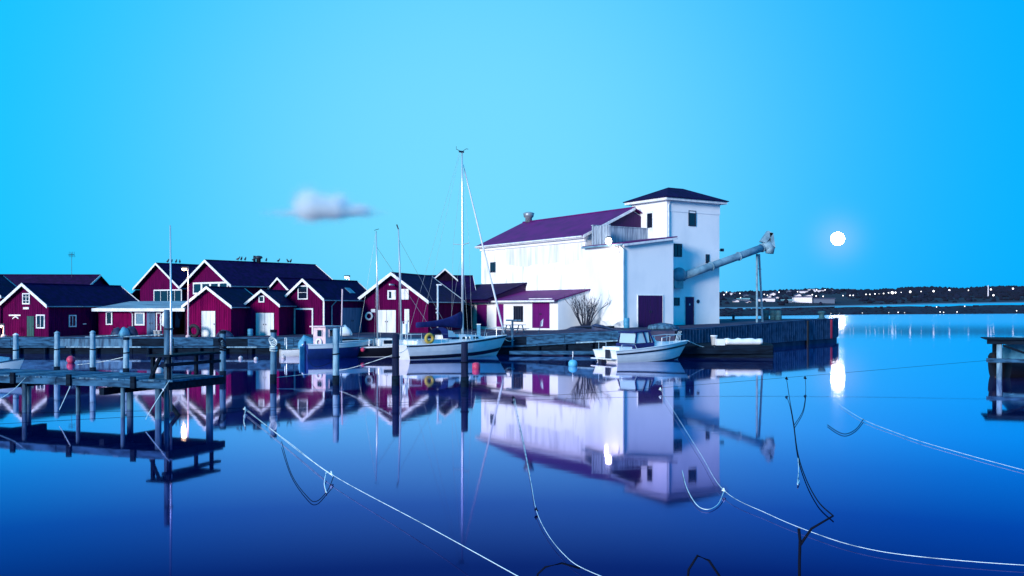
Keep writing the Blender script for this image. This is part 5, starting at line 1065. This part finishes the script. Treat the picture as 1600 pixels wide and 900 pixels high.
e = rope([(265, 594, 30.4), (236, 640, 29.6), (228, 655, 29.2)], 0.012, 'rope_pale', 'pale rope hanging off the pier corner')
e = rope([(116, 590, 32.0), (100, 625, 31.5), (93, 640, 31.2)], 0.012, 'rope_pale', 'pale rope tied to the third cleat of the long pier')
e = rope([(40, 590, 32.5), (20, 610, 31.9), (-10, 630, 31.2)], 0.012, 'rope_pale', 'pale rope tied near the left edge of the long pier')
rope([(618, 553, 44.1), (560, 572, 46), (520, 580, 47), (430, 590, 45.5)], 0.012, 'rope_pale', 'pale mooring line from the dark stern pile towards the grey coiled pile')
rope([(620, 553, 44.1), (632, 548, 55), (640, 540, 65.5)], 0.014, 'rope_pale', 'pale stern line from the dark pile to the white sailing boat')
rope([(525, 563, 44.3), (490, 572, 50), (477, 545, 65)], 0.012, 'rope_dark', 'dark stern line from the tall pale pile to the dark blue boat')
rope([(197, 557, 49.5), (160, 565, 52), (120, 570, 56)], 0.012, 'rope_pale', 'slack line from the short dark topped pile to the pink buoy')
rope([(1076, 533, 66.5), (1095, 541, 68), (1110, 543, 68.4), (1125, 540, 68.9)], 0.02, 'rope_pale', 'white bow line from the motor boat to the landing')
rope([(787, 528, 73), (795, 533, 73), (806, 531, 73)], 0.02, 'rope_pale', 'short bow line of the white sailing boat at the quay')
# bent iron rods near the bottom edge
def rod(pts, r, label, branches=()):
    o0 = P(*pts[0]); o0.z = 0; e = empty('iron_rod', o0, 0, label, 'rod', 'bent rods in the near water')
    ps = [P(*p) - o0 for p in pts]; MB().tube(ps, r, 7).build('rod', 'rope_dark', e, True)
    for bq in branches: MB().tube([P(*p) - o0 for p in bq], [r, r * .8, r * .6], 7).build('side_branch', 'rope_dark', e, True)
rod([(1249, 930, 12.0), (1249, 880, 12.0), (1250, 845, 12.0), (1248, 826, 12.0)], 0.019, 'forked dark branch standing out of the water near the bottom', [[(1250, 852, 12.0), (1268, 826, 12.0), (1302, 806, 12.0)]])
rod([(1072, 925, 11.8), (1076, 890, 11.8), (1090, 868, 11.8), (1108, 876, 11.8), (1126, 903, 11.8), (1132, 925, 11.8)], 0.016, 'dark bent hoop rising at the bottom edge below the tower reflection')
rod([(838, 925, 11.8), (840, 897, 11.8), (852, 886, 11.8), (878, 880, 11.8), (906, 888, 11.8)], 0.013, 'thin dark bent rod at the bottom edge below the white facade')

# ------------------------------------------------------------------ far shore
def lerp_list(tbl, v):
    for (a, b), (c, d) in zip(tbl, tbl[1:]):
        if a <= v <= c: return b + (d - b) * (v - a) / (c - a)
    return tbl[0][1] if v < tbl[0][0] else tbl[-1][1]
fy = [(-2600, 700), (700, 380), (1126, 372), (1360, 478), (1600, 540), (2600, 640)]
ft = [(-2600, 2.4), (1126, 2.9), (1250, 3.2), (1360, 3.8), (1480, 4.2), (1600, 5.0), (2600, 5.5)]
rf_ = random.Random(5)
fs = MB(); rows = []
pxs = list(range(-2600, 2601, 20))
for px in pxs:
    Y0 = lerp_list(fy, px); zt_ = lerp_list(ft, px) + rf_.uniform(-.25, .25)
    for dy, zz in ((0, -0.5), (2, 0.6), (14, zt_ * 0.72 + rf_.uniform(-.2, .2)), (26, zt_), (60, zt_ * 0.9)):
        Y = Y0 + dy; fs.v.append(((px - HX) / F * Y, Y, zz))
n = 5
for i in range(len(pxs) - 1):
    for j in range(n - 1): fs.f.append((i * n + j, (i + 1) * n + j, (i + 1) * n + j + 1, i * n + j + 1))
struct(fs.build('far_embankment', 'far_soil'))
bt = [(-2600, 474), (1126, 480.4), (1240, 479), (1340, 476.5), (1450, 474), (1600, 471.5), (2600, 468)]
hz = [(-2600, 455), (900, 456), (1126, 456.5), (1180, 455), (1225, 453.5), (1260, 451.5), (1300, 451), (1345, 453), (1395, 451.5), (1412, 448.5), (1470, 448), (1500, 450), (1530, 448), (1560, 446.5), (1600, 447), (2600, 444)]
hm = MB(); n = 9; st2 = MB()
for px in pxs:
    Y0 = lerp_list(fy, px) + 62
    zb0 = CH - (lerp_list(bt, px) + 1.6 - HY) / F * Y0
    zb1 = CH - (lerp_list(bt, px) - HY) / F * (Y0 + 90)
    st2.v += [((px - HX) / F * Y0, Y0, zb0 - 0.1), ((px - HX) / F * (Y0 + 90), Y0 + 90, zb1)]
    for j in range(n):
        q = j / (n - 1); Y = Y0 + 92 + q * 420
        ztop = CH - (lerp_list(hz, px) + 2.2 - HY) / F * (Y0 + 512)
        zz = zb1 - 0.3 + (ztop - zb1) * (q ** 0.8) + rf_.uniform(-.5, .5) * q
        hm.v.append(((px - HX) / F * Y, Y, zz))
for i in range(len(pxs) - 1):
    st2.f.append((2 * i, 2 * i + 2, 2 * i + 3, 2 * i + 1))
    for j in range(n - 1): hm.f.append((i * n + j, (i + 1) * n + j, (i + 1) * n + j + 1, i * n + j + 1))
struct(st2.build('shore_flat', 'far_sand')); struct(hm.build('far_hill', 'far_soil'))
def hill_at(px, q):
    Y0 = lerp_list(fy, px) + 62; zb1 = CH - (lerp_list(bt, px) - HY) / F * (Y0 + 90); Y = Y0 + 92 + q * 420
    ztop = CH - (lerp_list(hz, px) + 2.2 - HY) / F * (Y0 + 512)
    return Vector(((px - HX) / F * Y, Y, zb1 - 0.3 + (ztop - zb1) * q ** 0.8))
wd = MB()
for i in range(11000):
    px = rf_.uniform(1050, 1900) if i < 9500 else rf_.uniform(-2500, 1050); q = rf_.random() ** 0.55
    if 1126 < px < 1345 and rf_.random() < (0.93 if q < 0.5 else 0.8 if q < 0.9 else 0): continue
    c = hill_at(px, q); r = rf_.uniform(0.9, 2.4); h = r * rf_.uniform(0.8, 1.7)
    b0 = len(wd.v); m6 = 6; ph = rf_.uniform(0, 1)
    for zz, rr_ in ((0, .6), (h * .4, 1), (h * .8, .65)):
        for j in range(m6): a = 2 * math.pi * (j + ph) / m6; k_ = rr_ * r * rf_.uniform(.75, 1.2); wd.v.append((c.x + k_ * math.cos(a), c.y + k_ * math.sin(a), c.z - 0.6 + zz))
    wd.v.append((c.x, c.y, c.z - 0.6 + h * 1.05))
    for l in range(2):
        for j in range(m6): wd.f.append((b0 + l * m6 + j, b0 + l * m6 + (j + 1) % m6, b0 + (l + 1) * m6 + (j + 1) % m6, b0 + (l + 1) * m6 + j))
    for j in range(m6): wd.f.append((b0 + 2 * m6 + j, b0 + 2 * m6 + (j + 1) % m6, b0 + 3 * m6))
o = wd.build('far_woods', 'far_leaf'); o['kind'] = 'stuff'; o['label'] = 'dark low woods covering the far hillside'
rk = MB()
for i in range(900):
    px = rf_.uniform(1000, 1800); dy = rf_.uniform(1, 22); Y = lerp_list(fy, px) + dy; zt_ = lerp_list(ft, px) * min(1, dy / 22) * 0.95; r = rf_.uniform(.4, 1.2); b0 = len(rk.v)
    X = (px - HX) / F * Y
    for zz, rr_ in ((-.4, 1), (r * .5, .7)):
        for j in range(5): a = j * 1.2566 + i; k_ = rr_ * r * rf_.uniform(.7, 1.2); rk.v.append((X + k_ * math.cos(a), Y + k_ * math.sin(a), zt_ + zz))
    rk.f.append(tuple(range(b0 + 5, b0 + 10)))
    for j in range(5): rk.f.append((b0 + j, b0 + (j + 1) % 5, b0 + 5 + (j + 1) % 5, b0 + 5 + j))
o = rk.build('shore_rocks', 'far_soil'); o['kind'] = 'stuff'; o['label'] = 'dark boulders of the far embankment'
def q_for(px, py):
    best = 0
    for i in range(101):
        p = hill_at(px, i / 100)
        if HY + (CH - p.z) / p.y * F >= py: best = i / 100
    return best
def far_house(px, py, wpx, hpx, q, label, wall='far_wall', roof='far_roof', flat=False):
    p = hill_at(px, q_for(px, py)); Y = p.y; X = (px - HX) / F * Y; z = CH - (py - HY) / F * Y; w_ = wpx / F * Y; h_ = hpx / F * Y; d_ = min(w_, 12) * .8
    e = empty('far_house', (X, Y, min(z, p.z + 1)), rf_.uniform(-.15, .15), label, 'house', 'houses across the water'); z0 = z - e.location.z
    if flat:
        MB().box(-w_ / 2, w_ / 2, 0, d_, -4, z0 + h_).build('wall', wall, e); MB().box(-w_ / 2 - .4, w_ / 2 + .4, -.4, d_ + .4, z0 + h_, z0 + h_ + .7).build('roof', roof, e)
    else:
        MB().prism([(-w_ / 2, -4), (w_ / 2, -4), (w_ / 2, z0 + h_ * .6), (0, z0 + h_), (-w_ / 2, z0 + h_ * .6)], 0, d_).build('wall', wall, e)
        MB().slab([(0, -.5, z0 + h_ + .3), (w_ / 2 + .5, -.5, z0 + h_ * .6), (w_ / 2 + .5, d_ + .5, z0 + h_ * .6), (0, d_ + .5, z0 + h_ + .3)], .4).slab([(-w_ / 2 - .5, -.5, z0 + h_ * .6), (0, -.5, z0 + h_ + .3), (0, d_ + .5, z0 + h_ + .3), (-w_ / 2 - .5, d_ + .5, z0 + h_ * .6)], .4).build('roof', roof, e)
    return e
FH = [(1142, 461, 13, 3, .75, 'long pale house high on the far hill, nearest the white tower', 0, 1), (1151, 472, 8, 4, .15, 'small pale gabled house low on the far shore beside the tower', 0, 0), (1163, 470, 16, 2.5, .2, 'low cyan roofed hall on the far shore left of the pipe legs', 1, 1),
      (1170, 473, 7, 3, .1, 'pale cottage at the far water edge left of the pipe legs', 0, 0), (1166, 463, 7, 3, .6, 'dim gabled house above the low cyan roofed hall', 2, 0), (1199, 471, 24, 4.5, .12, 'long pale row of boathouses right of the pipe legs on the far shore', 0, 1),
      (1208, 462, 8, 5, .6, 'tall pale house in the far village cluster', 0, 0), (1202, 465, 6, 3, .5, 'small pale house left in the far village cluster', 0, 0), (1213, 460, 5, 4, .7, 'narrow pale house top right in the far village cluster', 0, 0), (1214, 466, 6, 2.5, .45, 'low pale house below the far village cluster', 0, 0),
      (1233, 457, 7, 3.5, .8, 'dim gabled house on the far skyline', 2, 0), (1248, 463, 8, 4, .5, 'white gabled house above the large far hall', 0, 0), (1257, 458, 14, 3, .75, 'long pale house above the white gabled far house', 0, 1), (1271, 456, 11, 4, .8, 'large pale house below the far hilltop trees', 0, 1),
      (1284, 456.5, 12, 3, .8, 'pale terrace right below the far hilltop trees', 0, 1), (1264, 463, 10, 2.6, .5, 'low pale house right above the large far hall', 0, 0), (1299, 455.5, 6, 3, .85, 'dim house right of the far terrace', 2, 0), (1330, 454.8, 12, 2.2, .85, 'long dim house near the far skyline under the moon', 0, 1),
      (1231, 472.5, 14, 3, .08, 'low cyan building left of the large far hall', 1, 1), (1255, 472.5, 27, 8, .1, 'large white hall on the far shore', 0, 1), (1287, 473, 36, 6, .09, 'long dark blue side wing of the large far hall', 2, 1)]
for px, py, w_, h_, q, lab, k_, fl in FH: far_house(px, py, w_, h_, q, lab, ('far_wall', 'far_wall_dim', 'far_wall_dim')[k_], ('far_roof', 'far_roof_cyan', 'far_roof')[k_], bool(fl))
ORD = 'first second third fourth fifth sixth seventh eighth ninth tenth eleventh twelfth thirteenth fourteenth fifteenth sixteenth seventeenth eighteenth nineteenth twentieth'.split()
ORD += ['twenty-' + a for a in ORD[:9]]
def far_lamp(px, py, q, r, label, base=None):
    p = hill_at(px, q_for(px, py + 5)) if base is None else base; Y = p.y; X = (px - HX) / F * Y; z = CH - (py - HY) / F * Y; g_ = min(p.z - .3, z - 2)
    e = empty('far_lamp', (X, Y, g_), 0, label, 'lamp', 'lamps along the far shore')
    MB().tube([(0, 0, 0), (0, 0, z - g_)], 0.12, 5).build('post', 'dark_metal', e); rr_ = r / F * Y
    MB().lathe([(rr_ * math.cos(RAD(a)), rr_ * math.sin(RAD(a))) for a in range(-80, 81, 40)], 8, (0, -.3, z - g_)).build('globe', 'far_glow', e, True)
cnt = {True: -1, False: -1}
for px, py, r in ((1131, 460.5, .9), (1135, 456.5, .8), (1156, 458.5, .8), (1157, 465, .7), (1194, 460, .8), (1199, 461.5, .8), (1217, 456.5, .9), (1240.5, 464, .9), (1246, 456, .7), (1269, 460.5, .9), (1275, 462.5, .9), (1286, 463, .9), (1276, 453, .7), (1289, 453, .8), (1317, 462, .8), (1328, 461.5, .9), (1333, 461.5, .9),
                  (1353, 460, .9), (1359, 460, .8), (1367, 459.3, .9), (1373, 459.3, .7), (1380.5, 458.6, .9), (1388, 457.8, 1.1), (1394, 457.5, 2.2), (1399, 457.2, 1.3), (1408, 457, .7), (1422, 456, 1.7), (1439, 455.5, .8), (1458.5, 455, 1.5), (1483, 454, 1.7), (1513, 453.5, .8), (1548, 452.3, 1.3), (1552, 461.3, 1.4), (1582.5, 451, 1.3)):
    cnt[r < 1.25] += 1
    far_lamp(px, py, 0.35, r, ORD[cnt[True]] + ' from the left of the tiny white lamps on the far dark hillside' if r < 1.25 else ORD[cnt[False]] + ' from the left of the bright star like lamps on the far hillside')
for ii, (px, py) in enumerate(sorted(((1255, 491), (1279, 490.5), (1298, 490), (1311, 490), (1347, 489.5), (1388, 488.5), (1403, 488), (1413, 489), (1468.5, 487.5), (1474, 488), (1495, 487.5), (1588, 485.5), (1376, 481.5), (1463, 479.5), (1507, 478.5)))):
    Y = lerp_list(fy, px) + (3 if py > 484 else 18); far_lamp(px, py, 0, .75, ORD[ii] + ' from the left of the tiny lights along the dark far embankment', Vector(((px - HX) / F * Y, Y, 0.3)))
e = empty('far_mast', hill_at(1544, .2), 0, 'white mast standing before the far hill at the right', 'mast')
MB().tube([(0, 0, -1), (0, 0, CH - (446 - HY) / F * e.location.y - e.location.z)], [0.5, 0.35], 6).build('pole', 'far_wall', e); MB().box(-.9, .9, -.9, .9, -1, .6).build('base', 'far_wall_dim', e)
# ------------------------------------------------------------------ small cloud
cm = bpy.data.materials.new('cloud'); cm.use_nodes = True; t = cm.node_tree; t.nodes.clear(); M['cloud'] = cm
co_ = N(t, 'ShaderNodeOutputMaterial'); pv = N(t, 'ShaderNodeVolumePrincipled'); t.links.new(pv.outputs[0], co_.inputs['Volume'])
pv.inputs['Color'].default_value = (0.97, 0.97, 0.98, 1); pv.inputs['Anisotropy'].default_value = 0.1
tcx = N(t, 'ShaderNodeTexCoord'); acc = None
nz = N(t, 'ShaderNodeTexNoise'); nz.inputs['Scale'].default_value = 0.03; nz.inputs['Detail'].default_value = 4; t.links.new(tcx.outputs['Object'], nz.inputs['Vector'])
ns = N(t, 'ShaderNodeVectorMath', operation='MULTIPLY_ADD'); t.links.new(nz.outputs['Color'], ns.inputs[0]); ns.inputs[1].default_value = (34, 30, 26); 
ad = N(t, 'ShaderNodeVectorMath', operation='SUBTRACT'); t.links.new(tcx.outputs['Object'], ad.inputs[0]); ad.inputs[1].default_value = (17, 15, 13); t.links.new(ad.outputs[0], ns.inputs[2])
for (cx_, cz_, sx, sz_, am) in ((-42, 8, 24, 26, 1.0), (12, 4, 34, 20, .75), (36, 10, 14, 18, .45), (86, -4, 24, 11, .4), (-2, -11, 90, 8, .28)):
    s1_ = N(t, 'ShaderNodeVectorMath', operation='SUBTRACT'); t.links.new(ns.outputs[0], s1_.inputs[0]); s1_.inputs[1].default_value = (cx_, 0, cz_)
    s2_ = N(t, 'ShaderNodeVectorMath', operation='DIVIDE'); t.links.new(s1_.outputs[0], s2_.inputs[0]); s2_.inputs[1].default_value = (sx, 34, sz_)
    s3_ = N(t, 'ShaderNodeVectorMath', operation='DOT_PRODUCT'); t.links.new(s2_.outputs[0], s3_.inputs[0]); t.links.new(s2_.outputs[0], s3_.inputs[1])
    s4_ = N(t, 'ShaderNodeMath', operation='MULTIPLY'); t.links.new(s3_.outputs['Value'], s4_.inputs[0]); s4_.inputs[1].default_value = -1
    s5_ = N(t, 'ShaderNodeMath', operation='EXPONENT'); t.links.new(s4_.outputs[0], s5_.inputs[0])
    s6_ = N(t, 'ShaderNodeMath', operation='MULTIPLY'); t.links.new(s5_.outputs[0], s6_.inputs[0]); s6_.inputs[1].default_value = am * 0.15
    if acc is None: acc = s6_.outputs[0]
    else:
        a_ = N(t, 'ShaderNodeMath', operation='ADD'); t.links.new(acc, a_.inputs[0]); t.links.new(s6_.outputs[0], a_.inputs[1]); acc = a_.outputs[0]
t.links.new(acc, pv.inputs['Density'])
cl = MB().box(-170, 170, -80, 80, -45, 75).build('cloud', 'cloud', None, False, P(508, 326, 2500)); tag(cl, 'single small pale cloud low in the sky above the boathouses', 'cloud')
sc.cycles.volume_bounces = 10
